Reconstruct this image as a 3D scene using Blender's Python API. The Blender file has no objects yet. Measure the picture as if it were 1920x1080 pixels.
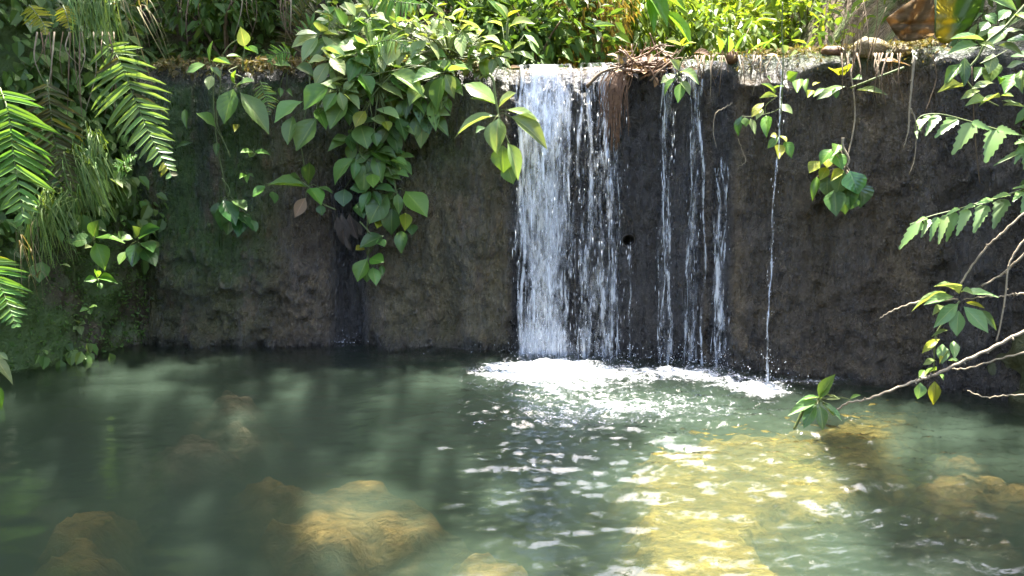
import bpy, math, random
import numpy as np
from mathutils import Vector, Matrix

rng = np.random.default_rng(11)
random.seed(11)
scene = bpy.context.scene
COL = scene.collection

# ------------------------------------------------------------------ camera, sky, sun, exposure
F_PX = 1663.0
PITCH = math.atan(240.0 / F_PX)
CAM = np.array([0.0, 0.0, 1.0])
cam_data = bpy.data.cameras.new('camera')
cam_data.sensor_width = 36.0
cam_data.lens = F_PX / 1920.0 * 36.0
cam_data.clip_start = 0.05
cam_data.clip_end = 400.0
cam = bpy.data.objects.new('camera', cam_data)
cam.location = CAM
cam.rotation_euler = (math.pi / 2 - PITCH, 0, 0)
COL.objects.link(cam)
scene.camera = cam

SUN = np.array([0.05, 0.235, 0.97]); SUN /= np.linalg.norm(SUN)
sun_elev = math.asin(SUN[2])
world = bpy.data.worlds.new('World')
scene.world = world
world.use_nodes = True
wn = world.node_tree
wn.nodes.clear()
sky = wn.nodes.new('ShaderNodeTexSky')
sky.sky_type = 'NISHITA'
sky.sun_disc = False
sky.sun_elevation = sun_elev
sky.sun_rotation = math.atan2(SUN[0], SUN[1])
sky.air_density = 0.75
sky.dust_density = 4.0
bg = wn.nodes.new('ShaderNodeBackground')
bg.inputs['Strength'].default_value = 0.15
wo = wn.nodes.new('ShaderNodeOutputWorld')
wn.links.new(sky.outputs[0], bg.inputs[0])
wn.links.new(bg.outputs[0], wo.inputs[0])
sl = bpy.data.lights.new('sun', 'SUN')
sl.energy = 3.2
sl.angle = math.radians(0.6)
sl.color = (1.0, 0.95, 0.86)
so = bpy.data.objects.new('sun', sl)
so.rotation_euler = Vector(SUN).to_track_quat('Z', 'Y').to_euler()
so.location = (0, 6, 20)
COL.objects.link(so)
vs = scene.view_settings
vs.view_transform = 'Standard'
vs.look = 'None'
vs.exposure = 3.5
vs.gamma = 1.0
vs.use_curve_mapping = False
scene.render.engine = 'CYCLES'
cy = scene.cycles
cy.use_denoising = True
cy.max_bounces = 8
cy.diffuse_bounces = 4
cy.glossy_bounces = 4
cy.transmission_bounces = 6
cy.transparent_max_bounces = 40
cy.volume_bounces = 1
cy.sample_clamp_indirect = 6.0
cy.caustics_reflective = False
cy.caustics_refractive = False

# ------------------------------------------------------------------ pixel <-> place
_fw = np.array([0, math.cos(PITCH), -math.sin(PITCH)])
_up = np.array([0, math.sin(PITCH), math.cos(PITCH)])
def ray(px, py):
    return np.array([1.0, 0, 0]) * ((px - 960) / F_PX) + _up * ((540 - py) / F_PX) + _fw
def P(px, py, d):
    r = ray(px, py); return CAM + r * (d / r[1])
def WZ(px, py, z=0.0):
    r = ray(px, py); return CAM + r * ((z - CAM[2]) / r[2])
_wx = np.array([-3.4, -2.6, -2.0, -1.06, -.03, .47, 1.08, 1.45, 1.76, 2.3, 3.0])
_wy = np.array([4.88, 4.89, 4.88, 4.85, 4.72, 4.58, 4.34, 4.12, 3.93, 3.58, 3.1])
_wc = np.polyfit(_wx, _wy, 5)
def wallY(x):
    return np.polyval(_wc, x)
def WL(px, py, off=0.0):
    d = 4.7
    for _ in range(8):
        p = P(px, py, d); d = float(wallY(p[0])) - off
    return P(px, py, d)
def WD(px, py, off=0.0):
    return WL(px, py, off)[1]

# ------------------------------------------------------------------ numpy noise
def _h(ix, iy, iz, seed):
    n = (ix.astype(np.int64) * 374761393 + iy.astype(np.int64) * 668265263 + iz.astype(np.int64) * 1274126177 + seed * 974634777) & 0xFFFFFFFF
    n = ((n ^ (n >> 13)) * 1274126177) & 0xFFFFFFFF
    n = ((n ^ (n >> 16)) * 2246822519) & 0xFFFFFFFF
    return ((n ^ (n >> 15)) & 0xFFFFFF) / float(0xFFFFFF)
def vn(x, y, z=0.0, seed=0):
    x, y, z = np.broadcast_arrays(np.asarray(x, float), np.asarray(y, float), np.asarray(z, float))
    ix, iy, iz = np.floor(x), np.floor(y), np.floor(z)
    fx, fy, fz = x - ix, y - iy, z - iz
    fx, fy, fz = [f * f * f * (f * (f * 6 - 15) + 10) for f in (fx, fy, fz)]
    def L(a, b, t): return a + (b - a) * t
    c = [[[_h(ix + i, iy + j, iz + k, seed) for k in (0, 1)] for j in (0, 1)] for i in (0, 1)]
    r = [[L(c[i][j][0], c[i][j][1], fz) for j in (0, 1)] for i in (0, 1)]
    r = [L(r[i][0], r[i][1], fy) for i in (0, 1)]
    return L(r[0], r[1], fx) * 2 - 1
def fbm(x, y, z=0.0, oct=4, seed=0, gain=.5):
    s, a, f, t = 0, 1.0, 1.0, 0
    for o in range(oct):
        s = s + a * vn(np.asarray(x) * f, np.asarray(y) * f, np.asarray(z) * f, seed + o * 17); t += a
        a *= gain; f *= 2.03
    return s / t
def smooth(a, b, x):
    t = np.clip((np.asarray(x, float) - a) / (b - a), 0, 1)
    return t * t * (3 - 2 * t)

# ------------------------------------------------------------------ object helpers
def mesh(name, verts, faces, mat=None, uv=None, attrs=None, shade=True):
    me = bpy.data.meshes.new(name)
    me.from_pydata([tuple(map(float, v)) for v in verts] if not isinstance(verts, np.ndarray) else verts.tolist(), [], faces if isinstance(faces, list) else faces.tolist())
    if uv is not None:
        l = me.uv_layers.new(name='UVMap')
        vi = np.zeros(len(me.loops), dtype=np.int32); me.loops.foreach_get('vertex_index', vi)
        l.data.foreach_set('uv', np.asarray(uv, dtype=np.float32)[vi].ravel())
    if attrs:
        for k, v in attrs.items():
            a = me.attributes.new(k, 'FLOAT', 'POINT'); a.data.foreach_set('value', np.asarray(v, dtype=np.float32))
    if shade:
        me.polygons.foreach_set('use_smooth', np.ones(len(me.polygons), dtype=bool))
    if mat is not None: me.materials.append(mat)
    me.update()
    return me
def link(name, me, parent=None, M=None):
    o = bpy.data.objects.new(name, me); COL.objects.link(o)
    if parent is not None: o.parent = parent
    if M is not None: o.matrix_basis = M
    return o
def tag(o, label=None, cat=None, group=None, kind=None):
    if label: o['label'] = label
    if cat: o['category'] = cat
    if group: o['group'] = group
    if kind: o['kind'] = kind
    return o
def empty(name, loc):
    o = bpy.data.objects.new(name, None); COL.objects.link(o)
    o.location = [float(v) for v in loc]; o.empty_display_size = .05
    return o
def crom(pts, n=6):
    pts = [np.asarray(p, float) for p in pts]
    if len(pts) < 3:
        return [pts[0] + (pts[-1] - pts[0]) * t for t in np.linspace(0, 1, n + 1)]
    q = [2 * pts[0] - pts[1]] + pts + [2 * pts[-1] - pts[-2]]
    out = []
    for i in range(1, len(q) - 2):
        for t in np.linspace(0, 1, n, endpoint=False):
            a, b, c, d = q[i - 1], q[i], q[i + 1], q[i + 2]
            out.append(.5 * (2 * b + (c - a) * t + (2 * a - 5 * b + 4 * c - d) * t * t + (3 * b - a - 3 * c + d) * t ** 3))
    out.append(pts[-1]); return out
class MB:
    def __init__(s): s.v = []; s.f = []
    def tube(s, pts, r0, r1, sides=5, jit=0.0):
        pts = [np.asarray(p, float) for p in pts]; n = len(pts); b = len(s.v)
        for i, p in enumerate(pts):
            t = pts[min(i + 1, n - 1)] - pts[max(i - 1, 0)]; t = t / (np.linalg.norm(t) + 1e-9)
            a = np.cross(t, [0.31, .95, .1]); a /= np.linalg.norm(a) + 1e-9; c = np.cross(t, a)
            r = r0 + (r1 - r0) * i / (n - 1)
            if jit: r *= 1 + jit * (random.random() - .5) * 2
            for k in range(sides):
                th = 2 * math.pi * k / sides
                s.v.append(p + (a * math.cos(th) + c * math.sin(th)) * r)
        for i in range(n - 1):
            for k in range(sides):
                k2 = (k + 1) % sides
                s.f.append((b + i * sides + k, b + i * sides + k2, b + (i + 1) * sides + k2, b + (i + 1) * sides + k))
        s.f.append(tuple(b + k for k in range(sides))[::-1]); s.f.append(tuple(b + (n - 1) * sides + k for k in range(sides)))
    def mesh(s, name, mat, off=None):
        v = np.array(s.v)
        if off is not None: v = v - np.asarray(off)
        return mesh(name, v, s.f, mat)
def grid_faces(nr, nc, wrap=False):
    i = np.arange(nr - 1)[:, None]; j = np.arange(nc - 1)[None, :]
    a = (i * nc + j).ravel()
    return np.stack([a, a + 1, a + nc + 1, a + nc], 1)

# ------------------------------------------------------------------ materials
def new_mat(name):
    m = bpy.data.materials.new(name); m.use_nodes = True
    m.node_tree.nodes.clear()
    return m, m.node_tree
class NT:
    def __init__(s, nt): s.nt = nt
    def n(s, t, **kw):
        o = s.nt.nodes.new(t)
        for k, v in kw.items(): setattr(o, k, v)
        return o
    def l(s, a, b): s.nt.links.new(a, b)
    def val(s, sock, v):
        if hasattr(v, 'is_linked') or hasattr(v, 'links'): s.l(v, sock)
        else: sock.default_value = v
    def math(s, op, a, b=None, clamp=False):
        o = s.n('ShaderNodeMath', operation=op, use_clamp=clamp)
        s.val(o.inputs[0], a)
        if b is not None: s.val(o.inputs[1], b)
        return o.outputs[0]
    def noise(s, vec, scale, detail=4, rough=.55, dist=0.0, dim='3D'):
        o = s.n('ShaderNodeTexNoise'); o.noise_dimensions = dim
        if vec is not None: s.l(vec, o.inputs['Vector'])
        o.inputs['Scale'].default_value = scale; o.inputs['Detail'].default_value = detail
        o.inputs['Roughness'].default_value = rough; o.inputs['Distortion'].default_value = dist
        return o.outputs[0]
    def map(s, vec, scale=(1, 1, 1), loc=(0, 0, 0)):
        o = s.n('ShaderNodeMapping'); s.l(vec, o.inputs[0]); o.inputs['Scale'].default_value = scale; o.inputs['Location'].default_value = loc
        return o.outputs[0]
    def rng(s, v, a, b, c=0.0, d=1.0, smooth=False):
        o = s.n('ShaderNodeMapRange'); o.interpolation_type = 'SMOOTHSTEP' if smooth else 'LINEAR'
        s.l(v, o.inputs[0]); o.inputs[1].default_value = a; o.inputs[2].default_value = b; o.inputs[3].default_value = c; o.inputs[4].default_value = d
        return o.outputs[0]
    def mix(s, f, a, b, mode='MIX'):
        o = s.n('ShaderNodeMix'); o.data_type = 'RGBA'; o.blend_type = mode
        s.val(o.inputs[0], f)
        for k, v in ((6, a), (7, b)):
            if isinstance(v, tuple): o.inputs[k].default_value = (*v, 1) if len(v) == 3 else v
            else: s.l(v, o.inputs[k])
        return o.outputs[2]
    def attr(s, name):
        o = s.n('ShaderNodeAttribute'); o.attribute_name = name; return o.outputs['Fac']
    def bump(s, h, strength=.4, dist=.02, normal=None):
        o = s.n('ShaderNodeBump'); o.inputs['Strength'].default_value = strength; o.inputs['Distance'].default_value = dist
        s.l(h, o.inputs['Height'])
        if normal is not None: s.l(normal, o.inputs['Normal'])
        return o.outputs[0]
    def pos(s): return s.n('ShaderNodeNewGeometry').outputs['Position']
    def out(s, surf=None, vol=None):
        o = s.n('ShaderNodeOutputMaterial')
        if surf is not None: s.l(surf, o.inputs['Surface'])
        if vol is not None: s.l(vol, o.inputs['Volume'])
    def pbsdf(s, col, rough=.5, spec=.5, normal=None):
        o = s.n('ShaderNodeBsdfPrincipled')
        if isinstance(col, tuple): o.inputs['Base Color'].default_value = (*col, 1)
        else: s.l(col, o.inputs['Base Color'])
        s.val(o.inputs['Roughness'], rough); s.val(o.inputs['Specular IOR Level'], spec)
        if normal is not None: s.l(normal, o.inputs['Normal'])
        return o.outputs[0]
    def mixs(s, f, a, b):
        o = s.n('ShaderNodeMixShader'); s.val(o.inputs[0], f); s.l(a, o.inputs[1]); s.l(b, o.inputs[2]); return o.outputs[0]

def leaf_mat(name, col, col2, rough=.38, spec=.5, trans=.33, vein=True, island=False, tint=None, blemish=.25):
    m, nt = new_mat(name); N = NT(nt)
    if island: r = N.n('ShaderNodeNewGeometry').outputs['Random Per Island']
    else: r = N.n('ShaderNodeObjectInfo').outputs['Random']
    c = N.mix(r, col, col2)
    r2 = N.math('FRACT', N.math('MULTIPLY', r, 7.31))
    v = N.rng(r2, 0, 1, .7, 1.3)
    hs = N.n('ShaderNodeHueSaturation'); N.l(c, hs.inputs['Color']); N.l(v, hs.inputs['Value'])
    N.l(N.rng(N.math('FRACT', N.math('MULTIPLY', r, 3.17)), 0, 1, .485, .515), hs.inputs['Hue'])
    c = hs.outputs[0]
    pos = N.pos()
    nz = N.noise(pos, 22, 3)
    c = N.mix(N.rng(nz, .3, .75, 0, .35), c, N.mix(.6, c, (col2[0] * 1.3, col2[1] * 1.05, col2[2])))
    if blemish > 0:
        sp = N.noise(pos, 70, 2, .6)
        c = N.mix(N.rng(sp, .68, .74, 0, blemish), c, (.12, .09, .03))
    normal = None
    if vein:
        uv = N.n('ShaderNodeUVMap'); uv.uv_map = 'UVMap'
        sx = N.n('ShaderNodeSeparateXYZ'); N.l(uv.outputs[0], sx.inputs[0])
        u = N.math('ABSOLUTE', N.math('SUBTRACT', N.math('MULTIPLY', sx.outputs[0], 2.0), 1.0))
        w = N.math('FRACT', N.math('SUBTRACT', N.math('MULTIPLY', sx.outputs[1], 6.0), N.math('MULTIPLY', N.math('POWER', u, .8), 2.0)))
        w = N.math('ABSOLUTE', N.math('SUBTRACT', w, .5))
        side = N.rng(w, .0, .09, 1, 0, True)
        mid = N.rng(u, .02, .10, 1, 0, True)
        vv = N.math('MAXIMUM', N.math('MULTIPLY', side, .22), mid)
        c = N.mix(N.math('MULTIPLY', vv, .38), c, (min(1, col2[0] * 2.2 + .05), min(1, col2[1] * 1.5 + .05), col2[2] * 1.6 + .02))
        normal = N.bump(N.math('SUBTRACT', N.math('MULTIPLY', w, .7), N.math('MULTIPLY', mid, 1.2)), .22, .008)
    p = N.pbsdf(c, rough, spec, normal)
    t = N.n('ShaderNodeBsdfTranslucent')
    tc = N.mix(1.0, c, (1.35, 1.25, .55), 'MULTIPLY'); N.l(tc, t.inputs[0])
    N.out(N.mixs(trans, p, t.outputs[0]))
    return m

M = {}
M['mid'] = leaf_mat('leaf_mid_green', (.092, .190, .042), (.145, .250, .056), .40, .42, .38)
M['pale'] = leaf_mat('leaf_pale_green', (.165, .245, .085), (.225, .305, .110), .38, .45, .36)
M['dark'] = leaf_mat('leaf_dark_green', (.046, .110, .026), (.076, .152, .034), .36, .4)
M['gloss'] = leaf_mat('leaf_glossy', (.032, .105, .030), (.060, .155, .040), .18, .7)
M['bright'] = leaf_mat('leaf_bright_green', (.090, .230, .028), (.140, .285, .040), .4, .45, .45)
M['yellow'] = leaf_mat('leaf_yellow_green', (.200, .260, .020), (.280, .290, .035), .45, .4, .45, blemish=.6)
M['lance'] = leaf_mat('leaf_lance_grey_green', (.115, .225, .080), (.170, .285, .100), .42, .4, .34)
M['fern'] = leaf_mat('fern_green', (.095, .215, .040), (.135, .270, .055), .42, .4, .4, vein=False)
M['fernlit'] = leaf_mat('fern_light_green', (.130, .235, .065), (.175, .285, .080), .4, .45, .4, vein=False)
M['ferndark'] = leaf_mat('fern_olive', (.060, .070, .024), (.085, .085, .030), .5, .3, .3, vein=False)
M['dry'] = leaf_mat('dead_leaf', (.15, .10, .055), (.24, .17, .10), .65, .2, .25)
M['greydry'] = leaf_mat('limp_grey_leaf', (.075, .062, .05), (.11, .095, .08), .7, .2, .15)
M['grass'] = leaf_mat('grass_blade', (.070, .150, .026), (.130, .190, .045), .5, .3, .3, vein=False, island=True, blemish=0)
M['drygrass'] = leaf_mat('dry_grass', (.13, .115, .055), (.21, .18, .085), .6, .2, .2, vein=False, island=True, blemish=0)
M['creep'] = leaf_mat('creeper_leaf', (.055, .125, .024), (.105, .180, .038), .45, .35, .34, vein=False, island=True)
M['under'] = leaf_mat('undergrowth_leaf', (.070, .150, .022), (.170, .235, .035), .45, .4, .42, vein=False, island=True)
M['lime'] = leaf_mat('lime_leaf', (.110, .200, .020), (.195, .255, .030), .45, .4, .45, vein=False, island=True)
M['crest'] = leaf_mat('crest_moss_litter', (.10, .11, .025), (.17, .13, .06), .6, .3, .3, vein=False, island=True)
M['rust'] = leaf_mat('rust_moss', (.14, .125, .030), (.22, .165, .045), .6, .2, .35, vein=False, island=True)
M['bgdark'] = leaf_mat('dark_bush_leaf', (.045, .105, .020), (.090, .155, .030), .5, .3, .35, vein=False, island=True)  # darker green for the dark bushes and trees
M['canopy'] = leaf_mat('canopy_leaf', (.035, .085, .018), (.06, .12, .025), .45, .4, .25, vein=False, island=True)

def simple(name, c1, c2, scale=20, rough=.7, bump=.4, stretch=(1, 1, 1), spec=.4, bdist=.01):
    m, nt = new_mat(name); N = NT(nt)
    p = N.map(N.pos(), stretch)
    n1 = N.noise(p, scale, 5, .6); n2 = N.noise(p, scale * .22, 3)
    c = N.mix(N.rng(n1, .3, .7), c1, c2)
    c = N.mix(N.rng(n2, .35, .7, 0, .5), c, tuple(v * .5 for v in c1))
    N.out(N.pbsdf(c, rough, spec, N.bump(n1, bump, bdist)))
    return m
M['stem'] = simple('green_stem', (.09, .13, .035), (.15, .17, .06), 60, .5)
M['twig'] = simple('pale_twig', (.24, .19, .12), (.38, .32, .22), 70, .65)
M['root'] = simple('brown_root', (.10, .065, .035), (.20, .14, .08), 60, .7)
M['bark'] = simple('bark', (.10, .075, .05), (.19, .15, .10), 30, .85, .8, (3, 3, .6))
M['debris'] = simple('wet_debris_wood', (.09, .045, .02), (.22, .12, .06), 60, .6, .6)
M['pipe'] = simple('pipe_inside', (.02, .018, .015), (.05, .04, .03), 50, .5)

# ------------------------------------------------------------------ terrain materials
def soil_mat(name, moss=.5):
    m, nt = new_mat(name); N = NT(nt)
    pos = N.pos()
    n1 = N.noise(pos, 9, 6, .62); n2 = N.noise(pos, 45, 4, .6); n3 = N.noise(pos, 2.2, 3)
    c = N.mix(N.rng(n1, .3, .7), (.028, .020, .012), (.085, .060, .036))
    c = N.mix(N.rng(n2, .55, .75, 0, .6), c, (.14, .105, .065))
    g = N.mix(n2, (.028, .060, .012), (.080, .130, .026))
    z = N.n('ShaderNodeSeparateXYZ'); N.l(pos, z.inputs[0])
    c = N.mix(N.math('MULTIPLY', N.rng(n3, .30, .52, 0, 1, True), moss), c, g)
    h = N.math('ADD', n1, N.math('MULTIPLY', n2, .35))
    N.out(N.pbsdf(c, N.rng(n2, .3, .7, .45, .85), .4, N.bump(h, .9, .03)))
    return m
M['soil'] = soil_mat('bank_soil', .35)
M['moss'] = soil_mat('mossy_bank', .95)
def bed_mat():
    m, nt = new_mat('pool_bed_silt'); N = NT(nt)
    pos = N.pos(); n1 = N.noise(pos, 5, 5, .6); n2 = N.noise(pos, 30, 4)
    c = N.mix(N.rng(n1, .35, .65), (.075, .070, .035), (.17, .145, .065))
    c = N.mix(N.rng(n2, .5, .75, 0, .6), c, (.045, .05, .028))
    N.out(N.pbsdf(c, .8, .3, N.bump(n2, .6, .02)))
    return m
M['bed'] = bed_mat()
def ground_mat():
    m, nt = new_mat('forest_floor'); N = NT(nt)
    pos = N.pos(); n1 = N.noise(pos, 3, 6, .62); n2 = N.noise(pos, 24, 4, .6)
    s = N.n('ShaderNodeSeparateXYZ'); N.l(pos, s.inputs[0])
    c = N.mix(N.rng(n2, .35, .7), (.035, .024, .013), (.10, .072, .042))
    c = N.mix(N.rng(n1, .42, .6, 0, .75, True), c, N.mix(n2, (.030, .060, .012), (.070, .110, .020)))
    bedc = N.mix(N.rng(n1, .35, .65), (.060, .058, .030), (.15, .125, .055))
    c = N.mix(N.rng(s.outputs[2], -.12, .02), bedc, c)
    N.out(N.pbsdf(c, .8, .3, N.bump(N.math('ADD', n1, n2), .8, .04)))
    return m
M['ground'] = ground_mat()

# ------------------------------------------------------------------ ground: pool bed, upstream valley, hills
_LY = np.array([-60, 0.5, 2.2, 3.2, 4.1, 4.6, 4.95, 6]); _LX = np.array([-4, -3.3, -3.0, -2.75, -2.42, -2.15, -1.98, -1.95])
_RY = np.array([-60, .5, 2.2, 3.2, 3.75, 4.2, 6]); _RX = np.array([3.6, 3.0, 2.7, 2.35, 2.1, 1.98, 1.98])
def ground_z(x, y):
    xl = np.interp(y, _LY, _LX); xr = np.interp(y, _RY, _RX)
    out = np.maximum(np.maximum(xl - .28 - x, x - xr - .28), 0)
    pool = -.62 + .07 * fbm(x * 1.3, y * 1.3, 0, 3, 3) + 3.6 * smooth(0, 1.1, out) + .25 * np.maximum(out - 1.1, 0)
    wy = wallY(np.clip(x, -3.4, 3.0))
    u = y - wy                                    # distance upstream of the weir face
    left = smooth(-.1, -.95, x - .12 * (u - .4))
    up = 1.36 + .05 * fbm(x * 1.6, y * 1.6, 0, 3, 5) + left * (.12 + 1.5 * smooth(.42, 1.5, u)) + .55 * np.maximum(-.6 + .2 * (u - .4) - x, 0) * smooth(.5, 2.0, u)
    up = up + smooth(1.75, 2.6, x) * 1.1 * smooth(.25, 1.1, u) + .30 * np.maximum(x - 2.4, 0) + .10 * np.maximum(u - 2.0, 0)
    t = smooth(.10, .34, u)
    z = pool * (1 - t) + up * t
    r = np.hypot(x, y - 4)
    z = z + .22 * np.maximum(r - 12, 0) * smooth(12, 40, r) + .6 * fbm(x * .12, y * .12, 0, 3, 9) * smooth(9, 25, r)
    z = z + .035 * fbm(x * 4, y * 4, 0, 3, 21) * smooth(-.2, .5, z)
    return z
def axis(lo, a, b, hi, step, grow=1.22):
    c = list(np.arange(a, b + 1e-6, step)); s = step; v = b
    while v < hi: s *= grow; v += s; c.append(v)
    s = step; v = a
    while v > lo: s *= grow; v -= s; c.insert(0, v)
    return np.array(c)
gx = axis(-150, -3.6, 3.6, 150, .06); gy = axis(-120, 1.2, 7.6, 180, .06)
X, Y = np.meshgrid(gx, gy)
Z = ground_z(X, Y)
g = link('ground', mesh('ground', np.stack([X, Y, Z], 2).reshape(-1, 3), grid_faces(len(gy), len(gx)), M['ground']))
tag(g, kind='structure')

def bank(name, foot, mat, sgn, seed, prof):
    path = np.array(crom([np.array([a, b, 0.0]) for a, b in foot], 26))
    t = np.gradient(path, axis=0); t /= np.linalg.norm(t, axis=1)[:, None]
    nrm = np.stack([-t[:, 1], t[:, 0], 0 * t[:, 0]], 1) * sgn      # outwards, away from the pool
    pz = np.array([p[1] for p in prof]); po = np.array([p[0] for p in prof])
    zz = np.concatenate([np.linspace(-.75, 2.2, 110), np.linspace(2.25, pz[-1], 14)])
    oo = np.interp(zz, pz, po)
    V = path[None, :, :] + nrm[None] * oo[:, None, None]
    V = np.repeat(V, 1, 0).copy(); V[:, :, 2] = zz[:, None]
    d = .03 * fbm(V[..., 0] * 24, V[..., 1] * 24, V[..., 2] * 24, 3, seed + 7) + .10 * fbm(V[..., 0] * 2.3, V[..., 1] * 2.3, V[..., 2] * 2.3, 3, seed) + .05 * fbm(V[..., 0] * 9, V[..., 1] * 9, V[..., 2] * 9, 4, seed + 5)
    V = V + nrm[None] * d[..., None]
    V[..., 2] += .04 * fbm(V[..., 0] * 5, V[..., 1] * 5, 0, 2, seed + 9)
    o = link(name, mesh(name, V.reshape(-1, 3), grid_faces(V.shape[0], V.shape[1]), mat))
    tag(o, kind='structure')
    return V, nrm
LB, LBn = bank('left_bank', [(-3.3, .5), (-3.0, 2.2), (-2.75, 3.2), (-2.42, 4.1), (-2.13, 4.6), (-1.95, 5.0), (-1.93, 5.7)], M['moss'], 1, 31,
     [(-.12, -.75), (-.02, 0), (.03, .35), (.09, .7), (.17, 1.2), (.27, 1.7), (.6, 2.3), (2.2, 3.4)])
RB, RBn = bank('right_bank', [(3.0, .5), (2.7, 2.2), (2.38, 3.2), (2.12, 3.75), (1.99, 4.2), (1.98, 4.9)], M['soil'], -1, 57,
     [(-.12, -.75), (0, 0), (.03, .35), (.07, .8), (.12, 1.3), (.22, 1.7), (.7, 2.3), (2.2, 3.3)])

# ------------------------------------------------------------------ the weir
def wx_at(px): return float(WL(px, 400)[0])
FALLS = [  # name px-left, px-right
    (962, 1075), (1082, 1168), (1228, 1262), (1284, 1318), (1336, 1368)]
def weir_mat():
    m, nt = new_mat('wet_weir_concrete'); N = NT(nt)
    pos = N.pos()
    st = N.map(pos, (1, 1, .16))
    n1 = N.noise(pos, 5, 6, .65); n2 = N.noise(st, 34, 5, .65); n3 = N.noise(pos, 60, 4, .6); n4 = N.noise(pos, 1.7, 3)
    c = N.mix(N.rng(n1, .38, .62), (.052, .036, .017), (.150, .108, .056))
    c = N.mix(N.rng(n2, .45, .75, 0, .55), c, (.22, .165, .085))
    c = N.mix(N.rng(n3, .5, .7, 0, .5), c, (.018, .015, .012))
    c = N.mix(N.rng(n4, .46, .62, 0, .6), c, (.045, .030, .017))
    glint_shade = N.noise(N.map(pos, (1, 1, .5)), 95, 3, .65, .4)
    c = N.mix(N.rng(glint_shade, .60, .70, 0, .75), c, (.34, .27, .16))  # pale specks stand for wet glints, put into the colour
    c = N.mix(N.rng(glint_shade, .40, .30, 0, .8), c, (.016, .012, .009))  # dark specks stand in for relief shading
    glint_spots = N.noise(N.map(pos, (1, 1, .3)), 38, 3, .7, .5)
    c = N.mix(N.rng(glint_spots, .62, .72, 0, .55), c, (.30, .24, .145))  # larger pale spots, glints painted into the base colour
    c = N.mix(N.math('MULTIPLY', N.attr('soil'), N.rng(n1, .35, .55, .4, 1)), c, N.mix(n3, (.030, .020, .011), (.11, .078, .042)))
    mo = N.math('MULTIPLY', N.attr('moss'), N.rng(N.noise(st, 12, 5, .65), .28, .52, 0, 1, True))
    c = N.mix(mo, c, N.mix(N.rng(n3, .3, .7), (.018, .050, .008), (.056, .095, .016)))
    wet = N.attr('wet')
    wn_ = N.math('MULTIPLY', wet, N.rng(n2, .2, .6, .8, 1.0))
    c = N.mix(wn_, c, N.mix(N.rng(glint_shade, .58, .72, 0, .5), (.010, .010, .010), (.10, .10, .10)))  # wet areas go near black, with grey glint specks painted in
    rough = N.rng(N.noise(st, 30, 3), .38, .62, .10, .55)
    h = N.math('ADD', N.math('MULTIPLY', n2, 1.0), N.math('ADD', N.math('MULTIPLY', n3, .5), n1))
    nb = N.bump(h, 1.0, .05)
    pb = N.n('ShaderNodeBsdfPrincipled'); N.l(c, pb.inputs['Base Color']); N.l(rough, pb.inputs['Roughness']); pb.inputs['Specular IOR Level'].default_value = .6
    N.l(nb, pb.inputs['Normal'])
    N.l(N.rng(N.noise(st, 7, 4, .6), .45, .62, .15, 1.0, True), pb.inputs['Coat Weight']); pb.inputs['Coat Roughness'].default_value = .10; pb.inputs['Coat IOR'].default_value = 1.5
    N.l(N.bump(N.noise(N.map(pos, (1, 1, .45)), 75, 3, .6), 1.0, .06), pb.inputs['Coat Normal'])
    N.out(pb.outputs[0])
    return m
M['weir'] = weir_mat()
def on(x, a, b, s): return smooth(a - s, a + s, x) * (1 - smooth(b - s, b + s, x))
HOLE = WL(1180, 452)
xs = np.arange(-2.75, 2.55, .0115)
prof = [(-.04, -.8)] + [(.0, z) for z in np.linspace(-.35, 1.40, 150)] + [(.005, 1.425), (.016, 1.45), (.036, 1.475), (.065, 1.49), (.10, 1.497), (.15, 1.50), (.22, 1.50), (.3, 1.49), (.4, 1.47), (.5, 1.2)]
po = np.array([p[0] for p in prof]); pz = np.array([p[1] for p in prof])
Xw, Oz = np.meshgrid(xs, pz); _, Oo = np.meshgrid(xs, po)
batter = .035 * Oz
Yw = wallY(Xw) + Oo + batter
face = 1 - smooth(1.35, 1.5, Oz) * .55
d = .055 * fbm(Xw * 1.7, Oz * 1.7, 0, 3, 2) + .026 * fbm(Xw * 11, Oz * 2.6, 0, 4, 4) + .034 * fbm(Xw * 13, Oz * 9, 0, 4, 6) + .014 * fbm(Xw * 42, Oz * 22, 0, 3, 8)
rough_left = on(Xw, wx_at(280), wx_at(610), .12) * (1 - smooth(.35, .75, Oz))
d += rough_left * (.06 + .13 * np.abs(fbm(Xw * 6, Oz * 6, 0, 5, 12, .6)))
d += .09 * np.abs(fbm(Xw * 7, Oz * 5, 0, 5, 13, .6)) * on(Xw, wx_at(690), 2.6, .1) * (1 - smooth(.9, 1.3, Oz)) * (1 - .7 * on(Xw, wx_at(960), wx_at(1380), .05))
d += .05 * on(Xw, wx_at(690), wx_at(950), .15) * (1 - smooth(.3, .9, Oz))
d -= .07 * on(Xw, wx_at(622), wx_at(682), .03) * (1 - smooth(.75, .95, Oz))          # gully of the left trickle
d += (1 - smooth(.02, .16, Oz)) * (.03 + .06 * fbm(Xw * 6, Oz * 4, 0, 4, 14))
block = fbm(Xw * 7.5, Oz * 5.0, 0, 4, 23); d += .026 * np.abs(block) + .012 * np.abs(fbm(Xw * 28, Oz * 9, 0, 3, 27))
crest = on(Xw, wx_at(1290), 2.5, .05) * smooth(1.22, 1.38, Oz)
d += crest * (.03 + .07 * fbm(Xw * 7, Oz * 9, 0, 4, 33))
d -= .02 * on(Xw, wx_at(955), wx_at(1290), .02) * smooth(1.38, 1.5, Oz)
d -= .02 * smooth(wx_at(1700), wx_at(1850), Xw)
rh = np.hypot(Xw - HOLE[0], Oz - HOLE[2])
hole = 1 - smooth(.024, .036, rh)
d = d * (1 - .8 * (1 - smooth(.05, .12, rh)))
Yw = Yw - d * face + hole * .16
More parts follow.
